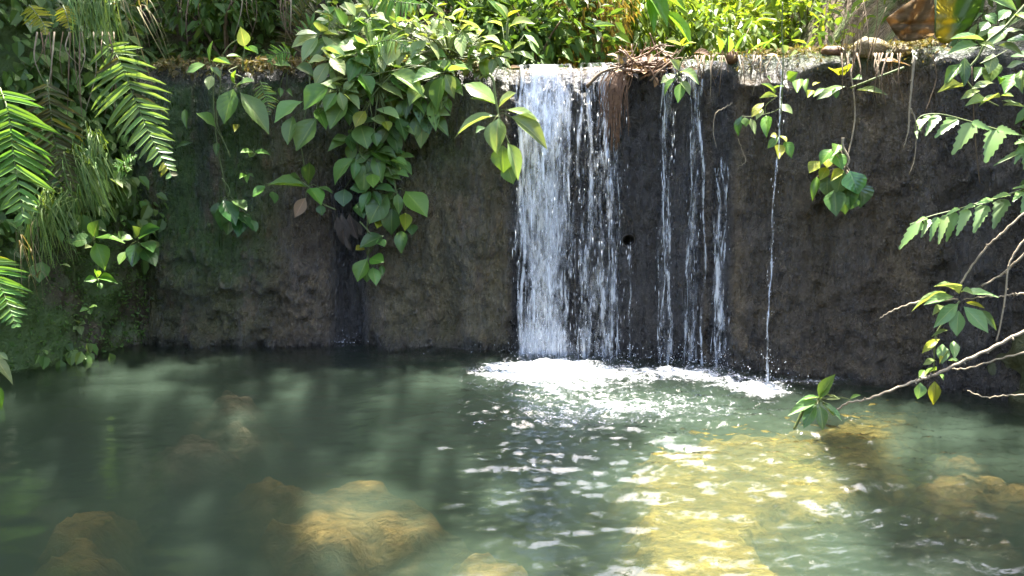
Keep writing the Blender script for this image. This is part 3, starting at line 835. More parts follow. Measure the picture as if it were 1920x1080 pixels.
def plant(name, label, reg, depth, root, leaves, stems=(), kind='ovate', mat='m', cat='plant', group=None, hint_up=.85, stem_r=.004, petiole=True, jit=.035, stem_mat='stem', extra=None, tipin=.05, leafname='leaf', vine=False):
    """leaves: (base x, base y, tip x, tip y, width[, material code]) in zoomed picture units of region reg; depth: number, or fn(px,py)."""
    x0, y0, s = ZR[reg]
    dep = depth if callable(depth) else (lambda px, py: depth)
    def pt(zx, zy, dd=0.0):
        px, py = x0 + zx / s, y0 + zy / s
        return P(px, py, dep(px, py) + dd)
    R = pt(*root, dd=.02)
    e = empty(name, R); T = Matrix.Translation(-Vector(R))
    mb = MB()
    for st in stems:
        r0, r1 = (st[1], st[2]) if isinstance(st[1], (int, float)) else (stem_r, stem_r * .6)
        pts = st[0] if isinstance(st[1], (int, float)) else st
        mb.tube([p for p in crom([pt(*q) for q in pts], 5)], r0, r1, 6, .08)
    allv = list(leaves) + list(extra or [])
    for i, lf in enumerate(allv):
        bx, by, tx, ty, w = lf[:5]; mc = lf[5] if len(lf) > 5 else mat
        back = lf[6] if len(lf) > 6 else 0.0
        dd = (random.random() - .5) * 2 * jit + back
        b = pt(bx, by, dd)
        L2 = math.hypot(tx - bx, ty - by) / s / F_PX * b[1]
        t = pt(tx, ty, dd - tipin * random.uniform(.2, 1.4) - .18 * L2)
        W = w / s / F_PX * b[1] * 1.06
        tc = toward_cam(b)
        hint = tc * random.uniform(.55, 1.0) + np.array([random.uniform(-.35, .35), 0, hint_up + random.uniform(-.25, .35)])
        Mx = frame(b, t, W, hint)
        link(leafname, get_leaf(kind, MATCODE.get(mc, mc), random.randrange(4)), e, T @ Mx)
        if petiole:
            mid = (b + R) / 2 + np.array([0, .0, .012]) * (1 if random.random() > .3 else -1)
            if np.linalg.norm(b - R) > .012: mb.tube([R, mid, b], stem_r * .7, stem_r * .4, 4)
    if vine:
        V0 = np.array(R); px0 = 960 + (V0[0]) / V0[1] * F_PX
        top = np.array([V0[0] + random.uniform(-.08, .08), float(wallY(V0[0])) - .01, 1.49])
        mb.tube(crom([V0, V0 * .6 + top * .4 + np.array([random.uniform(-.05, .05), -.02, 0]), V0 * .25 + top * .75 + np.array([random.uniform(-.03, .03), -.03, 0]), top, top + np.array([0, .15, .03])], 5), stem_r * .8, stem_r, 5, .1)
    if mb.v: link('stem', mb.mesh('stem', M[stem_mat], R), e)
    tag(e, label, cat, group)
    return e
def rosettes(poly, n, smin, smax, mats, k=(4, 7), wr=(.40, .56), back=(0, .12), droop=.3, seed=0):
    """filler leaf whorls spread through a picture polygon, as leaf tuples in picture pixels"""
    r = random.Random(seed); poly = np.array(poly, float); out = []
    lo, hi = poly.min(0), poly.max(0); made = 0
    while made < n:
        c = lo + (hi - lo) * np.array([r.random(), r.random()])
        if poly_sdf(np.array([c[0]]), np.array([c[1]]), poly)[0] > 0: continue
        made += 1
        kk = r.randint(*k); a0 = r.random() * 6.28; bk = r.uniform(*back); S = r.uniform(smin, smax); mc = r.choice(mats)
        for q in range(kk):
            a = a0 + 6.283 * q / kk + r.uniform(-.3, .3); L = S * r.uniform(.7, 1.1)
            dx, dy = math.cos(a) * L, math.sin(a) * L * .75 + droop * L
            if math.hypot(dx, dy) < .45 * L: dy += .4 * L
            out.append((c[0] + dx * .12, c[1] + dy * .12, c[0] + dx, c[1] + dy, L * r.uniform(*wr), mc if r.random() > .15 else r.choice(mats), bk))
    return out
def wd(off): return lambda px, py: WD(px, py, off)
SHRUB = 'leafy plants hanging over the weir'

# --- left bank and ledge plants
plant('ledge_seedling', 'five-leaved pale green rosette on the ledge at the left end of the crest', 'Z3', wd(.10), (240, 385), [(235, 375, 238, 235, 70), (205, 385, 78, 410, 60), (250, 365, 360, 375, 50), (240, 400, 298, 455, 40), (245, 450, 215, 520, 55, 'p')], mat='m', group=SHRUB)
plant('upright_seedling', 'upright plant with three leaves on a brown side twig above the ledge', 'Z3', wd(.07), (432, 425), [(440, 280, 420, 160, 75, 'p'), (440, 290, 525, 315, 60, 'b'), (420, 340, 330, 325, 40)], stems=[[(432, 425), (430, 360), (440, 285)], [(310, 325), (350, 270), (400, 235)]], group=SHRUB)
plant('hanging_leaf_pair', 'pair of big drooping leaves with a third above, left of the crest shrub', 'Z3', wd(.13), (390, 520), [(395, 505, 495, 472, 72), (380, 500, 385, 415, 40, 'b'), (375, 530, 305, 735, 125, 'b'), (415, 550, 595, 790, 120)], group=SHRUB, vine=True)
plant('single_leaf_sprig', 'single leaf on a thin bent stalk against the dark wall at left', 'Z3', wd(.08), (355, 935), [(268, 758, 152, 672, 85)], stems=[[(355, 935), (320, 850), (268, 758)]], petiole=False, group=SHRUB, vine=True)
plant('small_sprig', 'two tiny leaves beside a yellow one on the dark mossy wall', 'Z3', wd(.05), (390, 745), [(85, 650, 85, 748, 38, 'm'), (400, 740, 380, 785, 34, 'y'), (270, 850, 275, 912, 36, 'd'), (130, 850, 30, 880, 30, 'd')], petiole=False, group=SHRUB)
plant('wall_seedling', 'small three-leaved seedling clinging to the wall below the drooping pair', 'Z3', wd(.05), (495, 900), [(490, 900, 415, 900, 48, 'b'), (490, 900, 470, 928, 40), (500, 900, 582, 902, 48, 'b')], group=SHRUB)
plant('wall_seedling', 'smallest three-leaved seedling on the wall, under the other seedling', 'Z3', wd(.05), (450, 1042), [(450, 1040, 408, 1062, 32, 'b'), (450, 1040, 497, 1052, 32), (450, 1038, 456, 1068, 34)], group=SHRUB)
plant('ledge_shrub', 'low clump of leaves on the ledge just left of the crest shrub', 'Z3', wd(.02), (700, 380), [(610, 385, 715, 383, 58), (745, 400, 856, 410, 62, 'm'), (640, 330, 610, 300, 30), (730, 340, 745, 300, 36), (690, 300, 660, 250, 30), (690, 540, 720, 545, 24), (650, 520, 655, 580, 34, 'd')], mat='m', group=SHRUB)

# --- crest shrub, left of the falls: measured leaves plus whorls behind them
crestA = [(950, 500, 790, 655, 135, 'b'), (785, 605, 612, 730, 112, 'm'), (730, 690, 685, 862, 92, 'm'), (870, 700, 745, 902, 132, 'm'), (1060, 580, 945, 772, 132, 'm'), (870, 640, 930, 752, 85, 'b'), (1040, 470, 938, 470, 60, 'p'), (950, 345, 1040, 440, 85, 'p'), (900, 290, 1050, 332, 62, 'p'), (1100, 480, 1005, 548, 62, 'p'), (1060, 350, 1225, 392, 52, 'p'), (1130, 440, 1200, 560, 105, 'b')]
exA = [((x - 320) * 3.176, y * 3.176, (a - 320) * 3.176, b * 3.176, w * 3.176, m_, k) for (x, y, a, b, w, m_, k) in rosettes([(590, 80), (700, 70), (740, 150), (700, 210), (620, 180)], 15, 40, 72, 'mmppd', back=(.0, .22), seed=1)]
plant('crest_shrub', 'sprawling shrub with the large bright leaf and grey green leaves over the crest', 'Z3', wd(.22), (1000, 480), crestA, stems=[[(1000, 480), (1150, 450), (1330, 420), (1500, 390)]], mat='m', extra=exA, group=SHRUB, hint_up=1.25)
crestB = [(1310, 440, 1522, 496, 98, 'm'), (1500, 510, 1410, 602, 102, 'm'), (1215, 490, 1392, 572, 115, 'p'), (1220, 650, 1366, 692, 92, 'p'), (1160, 660, 1085, 742, 80, 'y'), (1130, 740, 1168, 882, 132, 'm'), (1210, 790, 1240, 862, 62, 'd'), (1350, 690, 1412, 832, 92, 'd'), (1330, 260, 1280, 382, 112, 'p'), (1250, 330, 1270, 422, 52, 'p'), (1060, 800, 1090, 900, 70, 'd'), (1280, 720, 1300, 780, 60, 'y')]
exB = [((x - 320) * 3.176, y * 3.176, (a - 320) * 3.176, b * 3.176, w * 3.176, m_, k) for (x, y, a, b, w, m_, k) in rosettes([(690, 110), (820, 100), (860, 170), (800, 230), (720, 240), (680, 180)], 15, 40, 68, 'mmppd', back=(.0, .2), seed=2)]
plant('crest_shrub', 'shrub with a round pale leaf, right of the shrub with the large bright leaf', 'Z3', wd(.20), (1240, 520), crestB, stems=[[(1240, 520), (1190, 600), (1200, 700)], [(1240, 520), (1380, 400), (1520, 395)]], mat='m', extra=exB, group=SHRUB, hint_up=1.25)
plant('hole_leaved_plant', 'drooping leaves eaten full of small holes at the right end of the shrub', 'Z4', wd(.14), (530, 545), [(540, 590, 560, 768, 74, 'm'), (480, 570, 460, 722, 82, 'd'), (600, 545, 592, 642, 74, 'p'), (440, 620, 378, 642, 62, 'm'), (500, 700, 522, 792, 74, 'd'), (620, 580, 650, 660, 46, 'm'), (650, 572, 705, 508, 50, 'b'), (340, 690, 390, 820, 80, 'd')], kind='holed', group=SHRUB, vine=True)
crestC = [(1045, 160, 985, 40, 92, 'b'), (1100, 95, 1040, 2, 96, 'p'), (1155, 150, 1100, 98, 88, 'm'), (1170, 190, 1282, 150, 82, 'm'), (1145, 235, 1025, 212, 66, 'p'), (960, 240, 850, 238, 46, 'm'), (1130, 270, 965, 275, 95, 'm'), (950, 100, 858, 58, 62, 'p'), (950, 80, 900, 10, 62, 'p'), (1000, 180, 1080, 170, 60, 'm')]
exC = [((x - 320) * 3.176, y * 3.176, (a - 320) * 3.176, b * 3.176, w * 3.176, m_, k) for (x, y, a, b, w, m_, k) in rosettes([(590, 0), (720, 0), (720, 80), (600, 80)], 11, 40, 70, 'mmpp', back=(.0, .3), seed=3)]
plant('bank_shrub', 'leafy shrub above the crest at the top of the picture, left of the pale plants', 'Z3', wd(.02), (1050, 200), crestC, stems=[[(940, 240), (945, 160), (935, 60)], [(1160, 230), (1165, 190), (1170, 150)], [(1050, 200), (1090, 60)]], extra=exC, group=SHRUB, hint_up=1.25)
palA = [(420, 215, 288, 213, 38), (500, 180, 440, 170, 58), (570, 212, 500, 140, 62), (595, 245, 525, 222, 62, 'y'), (640, 220, 692, 222, 44), (740, 60, 638, 72, 62), (840, 185, 700, 100, 34), (805, 235, 690, 190, 34), (700, 270, 762, 292, 44), (530, 260, 622, 312, 48), (600, 290, 692, 290, 44), (400, 290, 340, 330, 50), (470, 320, 410, 350, 50), (560, 330, 640, 370, 55), (540, 400, 600, 430, 50, 'b'), (670, 350, 720, 420, 66, 'm'), (720, 380, 780, 420, 50), (760, 320, 830, 340, 40)]
exD = [((x - 640) * 3.176, y * 3.176, (a - 640) * 3.176, b * 3.176, w * 3.176, m_, k) for (x, y, a, b, w, m_, k) in rosettes([(720, 40), (860, 30), (930, 90), (930, 130), (840, 135), (740, 110)], 26, 24, 46, 'pppm', back=(-.02, .2), seed=4, wr=(.34, .5))]
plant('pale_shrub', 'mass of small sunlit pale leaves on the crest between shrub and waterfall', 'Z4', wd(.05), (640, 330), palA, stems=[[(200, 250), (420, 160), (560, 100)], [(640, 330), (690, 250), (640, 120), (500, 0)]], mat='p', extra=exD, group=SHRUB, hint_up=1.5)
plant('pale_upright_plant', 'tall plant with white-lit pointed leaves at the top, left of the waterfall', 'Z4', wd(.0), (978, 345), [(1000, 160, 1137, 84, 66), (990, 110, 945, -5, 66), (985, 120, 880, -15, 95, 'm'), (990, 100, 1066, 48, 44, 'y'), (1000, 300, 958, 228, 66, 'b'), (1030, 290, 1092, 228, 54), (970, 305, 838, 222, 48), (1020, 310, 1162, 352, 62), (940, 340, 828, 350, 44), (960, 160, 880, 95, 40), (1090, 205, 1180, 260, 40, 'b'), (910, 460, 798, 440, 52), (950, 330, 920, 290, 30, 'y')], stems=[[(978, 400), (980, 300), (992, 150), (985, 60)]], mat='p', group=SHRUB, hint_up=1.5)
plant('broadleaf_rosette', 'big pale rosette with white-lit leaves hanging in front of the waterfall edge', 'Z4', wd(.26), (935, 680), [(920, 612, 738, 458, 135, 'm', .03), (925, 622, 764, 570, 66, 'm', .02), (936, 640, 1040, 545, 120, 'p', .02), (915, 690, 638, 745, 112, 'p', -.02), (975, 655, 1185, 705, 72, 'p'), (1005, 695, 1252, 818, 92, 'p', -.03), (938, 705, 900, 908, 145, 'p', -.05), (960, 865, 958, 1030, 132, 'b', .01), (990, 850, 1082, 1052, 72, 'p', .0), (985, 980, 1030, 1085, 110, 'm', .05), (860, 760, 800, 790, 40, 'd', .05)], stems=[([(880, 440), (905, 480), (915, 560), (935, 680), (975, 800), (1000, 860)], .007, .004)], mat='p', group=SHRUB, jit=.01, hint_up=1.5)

exH = [((x - 320) * 2.454, (y - 220) * 2.454, (a - 320) * 2.454, (b - 220) * 2.454, w * 2.454, m_, k) for (x, y, a, b, w, m_, k) in rosettes([(640, 230), (740, 230), (770, 330), (760, 400), (690, 420), (640, 340)], 9, 36, 56, 'mmdd', back=(.02, .1), seed=5)]
# --- plants hanging down the face, below the crest shrub
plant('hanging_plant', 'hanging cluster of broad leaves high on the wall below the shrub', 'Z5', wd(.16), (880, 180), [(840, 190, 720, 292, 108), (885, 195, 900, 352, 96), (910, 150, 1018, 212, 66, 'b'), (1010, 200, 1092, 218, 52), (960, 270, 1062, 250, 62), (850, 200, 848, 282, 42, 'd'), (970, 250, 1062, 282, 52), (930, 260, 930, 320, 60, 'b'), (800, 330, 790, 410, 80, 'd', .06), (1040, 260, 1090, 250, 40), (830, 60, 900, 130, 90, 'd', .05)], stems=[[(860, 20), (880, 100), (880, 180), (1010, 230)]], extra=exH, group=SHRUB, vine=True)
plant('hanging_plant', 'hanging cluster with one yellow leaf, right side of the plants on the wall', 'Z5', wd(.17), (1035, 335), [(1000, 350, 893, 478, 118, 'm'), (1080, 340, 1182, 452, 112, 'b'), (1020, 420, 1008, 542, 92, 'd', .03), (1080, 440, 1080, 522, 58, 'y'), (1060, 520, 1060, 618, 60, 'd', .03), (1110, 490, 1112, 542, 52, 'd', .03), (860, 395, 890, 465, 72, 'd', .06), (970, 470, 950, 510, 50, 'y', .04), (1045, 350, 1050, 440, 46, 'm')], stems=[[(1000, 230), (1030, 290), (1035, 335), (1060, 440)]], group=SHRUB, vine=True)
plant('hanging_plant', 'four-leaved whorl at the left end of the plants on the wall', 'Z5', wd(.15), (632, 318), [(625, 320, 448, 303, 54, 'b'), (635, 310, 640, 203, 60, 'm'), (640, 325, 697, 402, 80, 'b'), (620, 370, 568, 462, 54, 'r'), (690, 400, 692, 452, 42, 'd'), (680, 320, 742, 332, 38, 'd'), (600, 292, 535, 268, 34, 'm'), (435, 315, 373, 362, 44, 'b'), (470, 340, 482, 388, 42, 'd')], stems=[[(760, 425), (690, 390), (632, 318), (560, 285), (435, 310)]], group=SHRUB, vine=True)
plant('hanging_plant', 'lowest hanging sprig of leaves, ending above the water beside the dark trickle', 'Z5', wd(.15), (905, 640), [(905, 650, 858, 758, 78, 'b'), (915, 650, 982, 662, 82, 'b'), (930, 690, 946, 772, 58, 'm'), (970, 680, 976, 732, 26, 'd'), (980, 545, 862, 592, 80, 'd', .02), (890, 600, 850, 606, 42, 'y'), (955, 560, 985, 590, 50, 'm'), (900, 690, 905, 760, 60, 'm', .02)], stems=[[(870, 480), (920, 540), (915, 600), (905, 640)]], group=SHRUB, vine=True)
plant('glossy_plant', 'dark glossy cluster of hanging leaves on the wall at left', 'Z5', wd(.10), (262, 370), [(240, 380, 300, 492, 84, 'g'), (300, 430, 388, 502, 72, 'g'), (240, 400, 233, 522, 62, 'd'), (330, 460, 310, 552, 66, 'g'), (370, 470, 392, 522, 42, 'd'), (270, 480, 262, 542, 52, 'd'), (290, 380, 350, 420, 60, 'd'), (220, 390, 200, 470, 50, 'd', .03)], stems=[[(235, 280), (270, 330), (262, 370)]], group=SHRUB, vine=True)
plant('bank_rosette', 'four-leaved rosette low on the left bank under the hanging grass', 'Z2', 4.35, (452, 382), [(445, 385, 328, 380, 76, 'd'), (455, 375, 592, 365, 64, 'b'), (460, 400, 512, 518, 84, 'b'), (450, 370, 472, 288, 74, 'm'), (440, 415, 410, 425, 30, 'p')], stems=[[(452, 382), (470, 470), (472, 570)]], group='small plants on the left bank', mat='b')
plant('bank_rosette', 'glossy rosette on the left bank nearest the wall', 'Z2', 4.5, (665, 388), [(670, 380, 772, 323, 84, 'g'), (660, 375, 640, 318, 56, 'm'), (660, 400, 633, 512, 76, 'g'), (680, 400, 742, 442, 84, 'g'), (690, 430, 748, 497, 76, 'd'), (610, 440, 568, 502, 44, 'm'), (640, 380, 580, 370, 50, 'm')], group='small plants on the left bank')
plant('bank_seedling', 'small cross-shaped seedling on the left bank below the four-leaved rosette', 'Z2', 4.4, (470, 575), [(470, 575, 403, 583, 38, 'b'), (475, 575, 550, 557, 38, 'b'), (470, 570, 465, 528, 32, 'b'), (475, 590, 487, 622, 28, 'm')], group='small plants on the left bank')
plant('bank_seedling', 'tiny pale seedling lowest on the mossy left bank', 'Z2', 4.42, (380, 795), [(380, 790, 365, 758, 28), (380, 795, 412, 785, 28), (380, 800, 396, 832, 34), (375, 800, 353, 811, 24)], mat='p', group='small plants on the left bank')
plant('bank_seedling', 'tiny twin-leaved seedling between cross-shaped seedling and tiny pale one', 'Z2', 4.42, (430, 715), [(430, 715, 383, 732, 26), (430, 710, 462, 698, 26), (430, 720, 436, 745, 22)], mat='m', group='small plants on the left bank')
plant('bank_leaf_plant', 'three drooping round leaves in the shade beside the lower left fern', 'Z2', 4.1, (205, 440), [(200, 490, 190, 592, 86, 'm'), (215, 280, 148, 322, 86, 'm'), (290, 505, 335, 500, 30, 'p'), (60, 420, 110, 470, 66, 'd')], stems=[[(240, 240), (215, 360), (200, 490)]], group='small plants on the left bank', petiole=False)
plant('foreground_plant', 'pale pointed leaf and a green one at the left edge over the water', 'Z2', 3.55, (-40, 960), [(-40, 935, 76, 1072, 60, 'p'), (-35, 1080, 12, 1200, 56, 'b'), (-20, 930, 40, 960, 34, 'p')], group='small plants on the left bank', tipin=.02)

# --- right half of the weir
plant('crest_sprig', 'small five-leaved sprig over the crest right of the driftwood', 'Z6', wd(.12), (1055, 190), [(1040, 180, 950, 210, 52, 'p'), (1045, 200, 950, 280, 62, 'm'), (1060, 160, 1010, 90, 58, 'p'), (1065, 165, 1180, 180, 46, 'p'), (1070, 215, 1125, 295, 48, 'p'), (1075, 225, 1050, 335, 58, 'b')], stems=[[(1100, 60), (1070, 120), (1055, 190)], [(1055, 190), (1070, 225)]], group=SHRUB, hint_up=1.5)
plant('crest_sprig', 'yellow green sprig standing on the crest right of the driftwood', 'Z8', wd(-.06), (765, 260), [(765, 235, 835, 200, 56, 'y'), (760, 235, 680, 205, 34, 'p'), (765, 230, 775, 185, 40, 'y'), (760, 240, 800, 230, 30, 'b')], group=SHRUB, hint_up=1.5)
plant('hanging_vine', 'thin vine with paired leaves hanging beside the thin jet', 'Y1', wd(.16), (363, 100), [(320, 330, 280, 252, 48, 'm'), (320, 300, 362, 270, 42, 'm'), (390, 255, 428, 213, 62, 'b'), (335, 342, 238, 350, 30, 'p'), (262, 378, 188, 437, 42, 'y'), (250, 408, 222, 467, 38, 'p'), (275, 445, 275, 538, 58, 'b'), (160, 455, 167, 502, 42, 'm'), (192, 460, 216, 542, 32, 'p'), (145, 448, 110, 548, 54, 'g'), (350, 385, 418, 427, 48, 'p'), (455, 250, 440, 322, 52, 'm'), (490, 250, 480, 302, 34, 'm'), (340, 560, 278, 612, 40, 'b'), (335, 552, 298, 548, 44, 'y'), (370, 585, 422, 655, 54, 'b'), (345, 600, 345, 675, 54, 'y'), (350, 552, 385, 572, 36, 'y'), (330, 100, 308, 48, 52, 'p'), (380, 112, 358, 68, 44, 'p'), (300, 260, 290, 225, 26, 'b'), (400, 130, 440, 100, 40, 'p')], stems=[([(362, -160), (358, 0), (365, 100), (362, 250), (355, 400), (342, 560), (345, 620)], .0035, .002), ([(352, 405), (300, 430), (200, 450), (145, 448)], .002, .0012), ([(270, 440), (275, 390), (335, 342)], .002, .0012)], petiole=False, group=SHRUB, jit=.02)
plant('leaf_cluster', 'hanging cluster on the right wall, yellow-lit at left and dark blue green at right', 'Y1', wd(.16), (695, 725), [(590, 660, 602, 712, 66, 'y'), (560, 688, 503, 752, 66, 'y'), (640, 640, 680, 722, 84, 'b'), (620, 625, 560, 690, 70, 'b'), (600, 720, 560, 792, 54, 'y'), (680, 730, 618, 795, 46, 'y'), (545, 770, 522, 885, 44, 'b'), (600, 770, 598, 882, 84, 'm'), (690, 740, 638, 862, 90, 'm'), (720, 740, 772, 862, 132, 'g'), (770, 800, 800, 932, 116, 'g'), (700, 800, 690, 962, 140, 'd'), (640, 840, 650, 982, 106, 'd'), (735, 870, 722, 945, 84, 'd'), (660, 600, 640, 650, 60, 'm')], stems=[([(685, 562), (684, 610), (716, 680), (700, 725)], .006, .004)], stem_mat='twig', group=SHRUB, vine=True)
plant('crest_lit_plant', 'yellow green round leaves and long white-lit leaves on the crest right of the jet', 'Y1', wd(.13), (700, 270), [(660, 230, 650, 160, 95, 'y'), (690, 230, 710, 165, 88, 'y'), (695, 290, 538, 328, 48, 'p'), (755, 308, 925, 322, 42, 'p'), (600, 300, 520, 340, 40, 'b'), (640, 300, 650, 350, 40, 'b'), (740, 250, 780, 230, 50, 'm'), (560, 270, 520, 280, 30, 'y'), (520, 310, 495, 350, 40, 'y')], stems=[([(720, 300), (860, 245), (1010, 190)], .004, .006)], petiole=False, group=SHRUB, hint_up=1.5)

# ------------------------------------------------------------------ right-hand plants and branches, nearer than the weir
RIGHT = 'branches reaching in from the right'
plant('lance_leaved_shrub', 'shrub with long grey green leaves filling the upper right corner', 'Y2', 3.45, (950, 40), [(715, 240, 518, 204, 64, 'l'), (680, 265, 498, 302, 66, 'l'), (690, 260, 784, 292, 46, 'p'), (840, 150, 743, 242, 96, 'l'), (830, 190, 960, 158, 66, 'p'), (850, 240, 965, 228, 104, 'g'), (800, 270, 960, 292, 36, 'p'), (600, 340, 600, 502, 66, 'd'), (580, 380, 478, 505, 66, 'd'), (770, 320, 738, 425, 76, 'p'), (790, 370, 733, 485, 104, 'm'), (850, 400, 945, 358, 56, 'l'), (900, 440, 838, 555, 86, 'm'), (940, 420, 935, 515, 66, 'm'), (600, 512, 438, 543, 40, 'p'), (780, 495, 643, 490, 40, 'p'), (690, 540, 586, 556, 34, 'p'), (810, 580, 698, 568, 46, 'p'), (740, 600, 602, 627, 50, 'p'), (815, 570, 893, 570, 30, 'p'), (820, 600, 918, 600, 30, 'p'), (830, 625, 960, 632, 34, 'p'), (750, 0, 935, 22, 56, 'l'), (900, 90, 965, 110, 50, 'p'), (810, 500, 820, 460, 40, 'b'), (700, 400, 660, 480, 56, 'd', .1), (880, 330, 960, 330, 70, 'd', .08), (720, 90, 800, 120, 60, 'd', .15), (740, 130, 690, 180, 60, 'd', .15), (870, 60, 800, 90, 60, 'd', .12), (880, 470, 960, 540, 60, 'd', .1)], stems=[([(1010, -20), (950, 40), (840, 160), (730, 250), (680, 340), (605, 440), (640, 520), (720, 590), (800, 632)], .006, .0025), ([(690, 380), (760, 350), (850, 300)], .003, .002)], kind='lance', mat='l', petiole=False, group=RIGHT, stem_mat='stem')
plant('sprig_with_rosette', 'whorl of narrow green leaves over a leafy stalk at right, above the water', 'Y3', 3.2, (1222, 880), [(1130, 822, 888, 872, 54, 'p', .02), (1215, 832, 1113, 698, 80, 'p'), (1180, 850, 983, 887, 76, 'l'), (1240, 812, 1492, 820, 84, 'l'), (1210, 900, 1058, 1022, 86, 'l'), (1130, 920, 1038, 972, 56, 'p', .02), (1215, 945, 1195, 1120, 100, 'l', -.02), (1250, 918, 1424, 1094, 108, 'l', -.02), (1350, 940, 1482, 1055, 48, 'l', .02), (1262, 890, 1394, 926, 36, 'y'), (1230, 820, 1302, 788, 36, 'p'),
      # the stalk below it (units of the same zoom)
      (1086, 1137, 964, 1202, 48, 'y'), (1142, 1076, 1034, 1109, 30, 'p'), (1105, 1170, 1105, 1302, 86, 'l'), (1180, 1150, 1189, 1265, 62, 'l'), (1058, 1281, 984, 1278, 36, 'p'), (1067, 1346, 978, 1338, 40, 'm'), (1142, 1281, 1226, 1286, 40, 'l'), (984, 1346, 950, 1404, 50, 'm'), (955, 1430, 955, 1548, 78, 'l'), (1053, 1421, 1049, 1582, 78, 'y'), (1086, 1376, 1114, 1414, 32, 'm'), (1130, 1230, 1090, 1250, 40, 'y')], stems=[([(1222, 880), (1110, 1025), (1058, 1132), (1048, 1384)], .004, .0025)], kind='lance', mat='l', petiole=False, group=RIGHT, jit=.015)
plant('branch_tip_plant', 'spray of green leaves at the tip of the low branch, touching the water', 'Y4', 3.18, (370, 655), [(370, 640, 482, 466, 96, 'm'), (365, 640, 228, 632, 46, 'l'), (355, 660, 143, 752, 76, 'l'), (345, 680, 205, 700, 44, 'l', .02), (350, 690, 243, 842, 86, 'd'), (375, 700, 405, 866, 86, 'l'), (395, 670, 484, 775, 56, 'p'), (400, 690, 538, 803, 56, 'l'), (420, 650, 525, 640, 46, 'p', .03), (430, 620, 512, 620, 44, 'p', .03), (340, 690, 270, 745, 46, 'm'), (380, 650, 440, 560, 50, 'm', .02), (590, 650, 668, 613, 38, 'm')], stems=[([(370, 655), (430, 690), (490, 735)], .004, .004), ([(275, 680), (235, 770), (188, 868)], .006, .005), ([(590, 650), (570, 680)], .002, .002)], kind='lance', petiole=True, group=RIGHT, jit=.012)
def branch(label, reg, pts, d0, d1, r0, r1, name='branch', mat='twig', thorns=6, cat='branch'):
    x0, y0, s = ZR[reg]; n = len(pts); W = []
    for i, (zx, zy) in enumerate(pts):
        W.append(P(x0 + zx / s, y0 + zy / s, d0 + (d1 - d0) * i / (n - 1)))
    c = crom(W, 7); c = [p + np.array([0, 0, .0025 * math.sin(i * 1.9)]) for i, p in enumerate(c)]
    mb = MB(); mb.tube(c, r0, r1, 7, .12)
    o = link(name, mb.mesh(name, M[mat], W[-1])); o.location = W[-1]
    if thorns:
        for k in range(thorns):
            i = random.randrange(2, len(c) - 2); r = r0 + (r1 - r0) * i / len(c)
            a = np.array([random.uniform(-1, 1), -.4, random.uniform(-1, 1)]); a /= np.linalg.norm(a)
            tb = MB(); tb.tube([c[i], c[i] + a * r * 1.6, c[i] + a * r * 2.4], r * .75, r * .45, 5)
            link('bud', tb.mesh('bud', M[mat], W[-1]), o)
    tag(o, label, cat, RIGHT); return o
branch('longest branch sweeping low over the water from the right edge', 'Y4', [(490, 735), (580, 675), (700, 655), (850, 600), (1060, 520), (1200, 475), (1380, 390), (1600, 290), (1851, 160), (2300, -20)], 3.18, 3.0, .0035, .0068, thorns=9)
branch('thin bare twig just below the longest branch', 'Y4', [(1330, 432), (1450, 425), (1650, 365), (1851, 315), (2300, 230)], 3.25, 3.1, .0025, .0042)
branch('lowest bare twig at the right edge above the dark water', 'Y4', [(1440, 588), (1570, 635), (1700, 625), (1851, 620), (2300, 640)], 3.3, 3.15, .002, .0036)
branch('upright thin twig crossing the longest branch near the right edge', 'Y3', [(1470, 1150), (1490, 1075), (1530, 850), (1545, 690), (1570, 600), (1656, 470), (1900, 200)], 3.12, 3.12, .0025, .004)
branch('thickest slanting twig behind the whorl of narrow leaves', 'Y3', [(1220, 780), (1300, 650), (1410, 510), (1500, 430), (1656, 290), (2000, 30)], 3.22, 3.1, .0035, .0045)
branch('slanting twig, second below the fern frond at right', 'Y3', [(1370, 780), (1520, 690), (1656, 570), (2000, 330)], 3.22, 3.1, .0035, .0045)
branch('short bare twig pointing left from the whorl of narrow leaves', 'Y3', [(680, 1000), (740, 960), (830, 920), (970, 880), (1210, 870)], 3.25, 3.2, .0018, .004, thorns=2)
branch('bare side twig running right from the whorl of narrow leaves', 'Y3', [(1250, 870), (1400, 850), (1500, 850), (1580, 835), (1656, 830), (2000, 800)], 3.2, 3.1, .002, .004, thorns=3)
branch('pale root hanging down the dark wall at right, forked near its end', 'Y2', [(235, 885), (265, 770), (272, 640), (300, 340)], 3.75, 3.78, .0018, .0055, name='hanging_root', thorns=4, cat='root')
branch('fine frayed root hanging right of the forked one', 'Y2', [(268, 1040), (300, 950), (312, 800), (308, 720), (278, 645)], 3.75, 3.75, .0012, .003, name='hanging_root', thorns=6, cat='root')
branch('thin dark vine hanging down the shaded wall at far right', 'Y2', [(690, 1090), (675, 960), (660, 790), (640, 400)], 3.7, 3.7, .0018, .0025, name='hanging_root', mat='root', thorns=0, cat='root')
branch('grey vine hanging behind the lance leaved shrub', 'Y2', [(365, 670), (425, 500), (430, 430), (410, 330)], 3.8, 3.8, .002, .003, name='hanging_root', mat='root', thorns=0, cat='root')
branch('wispy root curling from the wall right of the third fall', 'Z6', [(1270, 590), (1252, 500), (1265, 400), (1310, 370), (1360, 340)], float(WD(1340, 270)) - .06, float(WD(1340, 200)) - .03, .0012, .0025, name='hanging_root', thorns=0, cat='root')
branch('little forked root on the wall left of the thin jet', 'Y1', [(125, 718), (165, 690), (150, 640), (125, 570)], float(WD(1390, 300)) - .07, float(WD(1390, 270)) - .05, .0015, .002, name='hanging_root', thorns=2, cat='root')

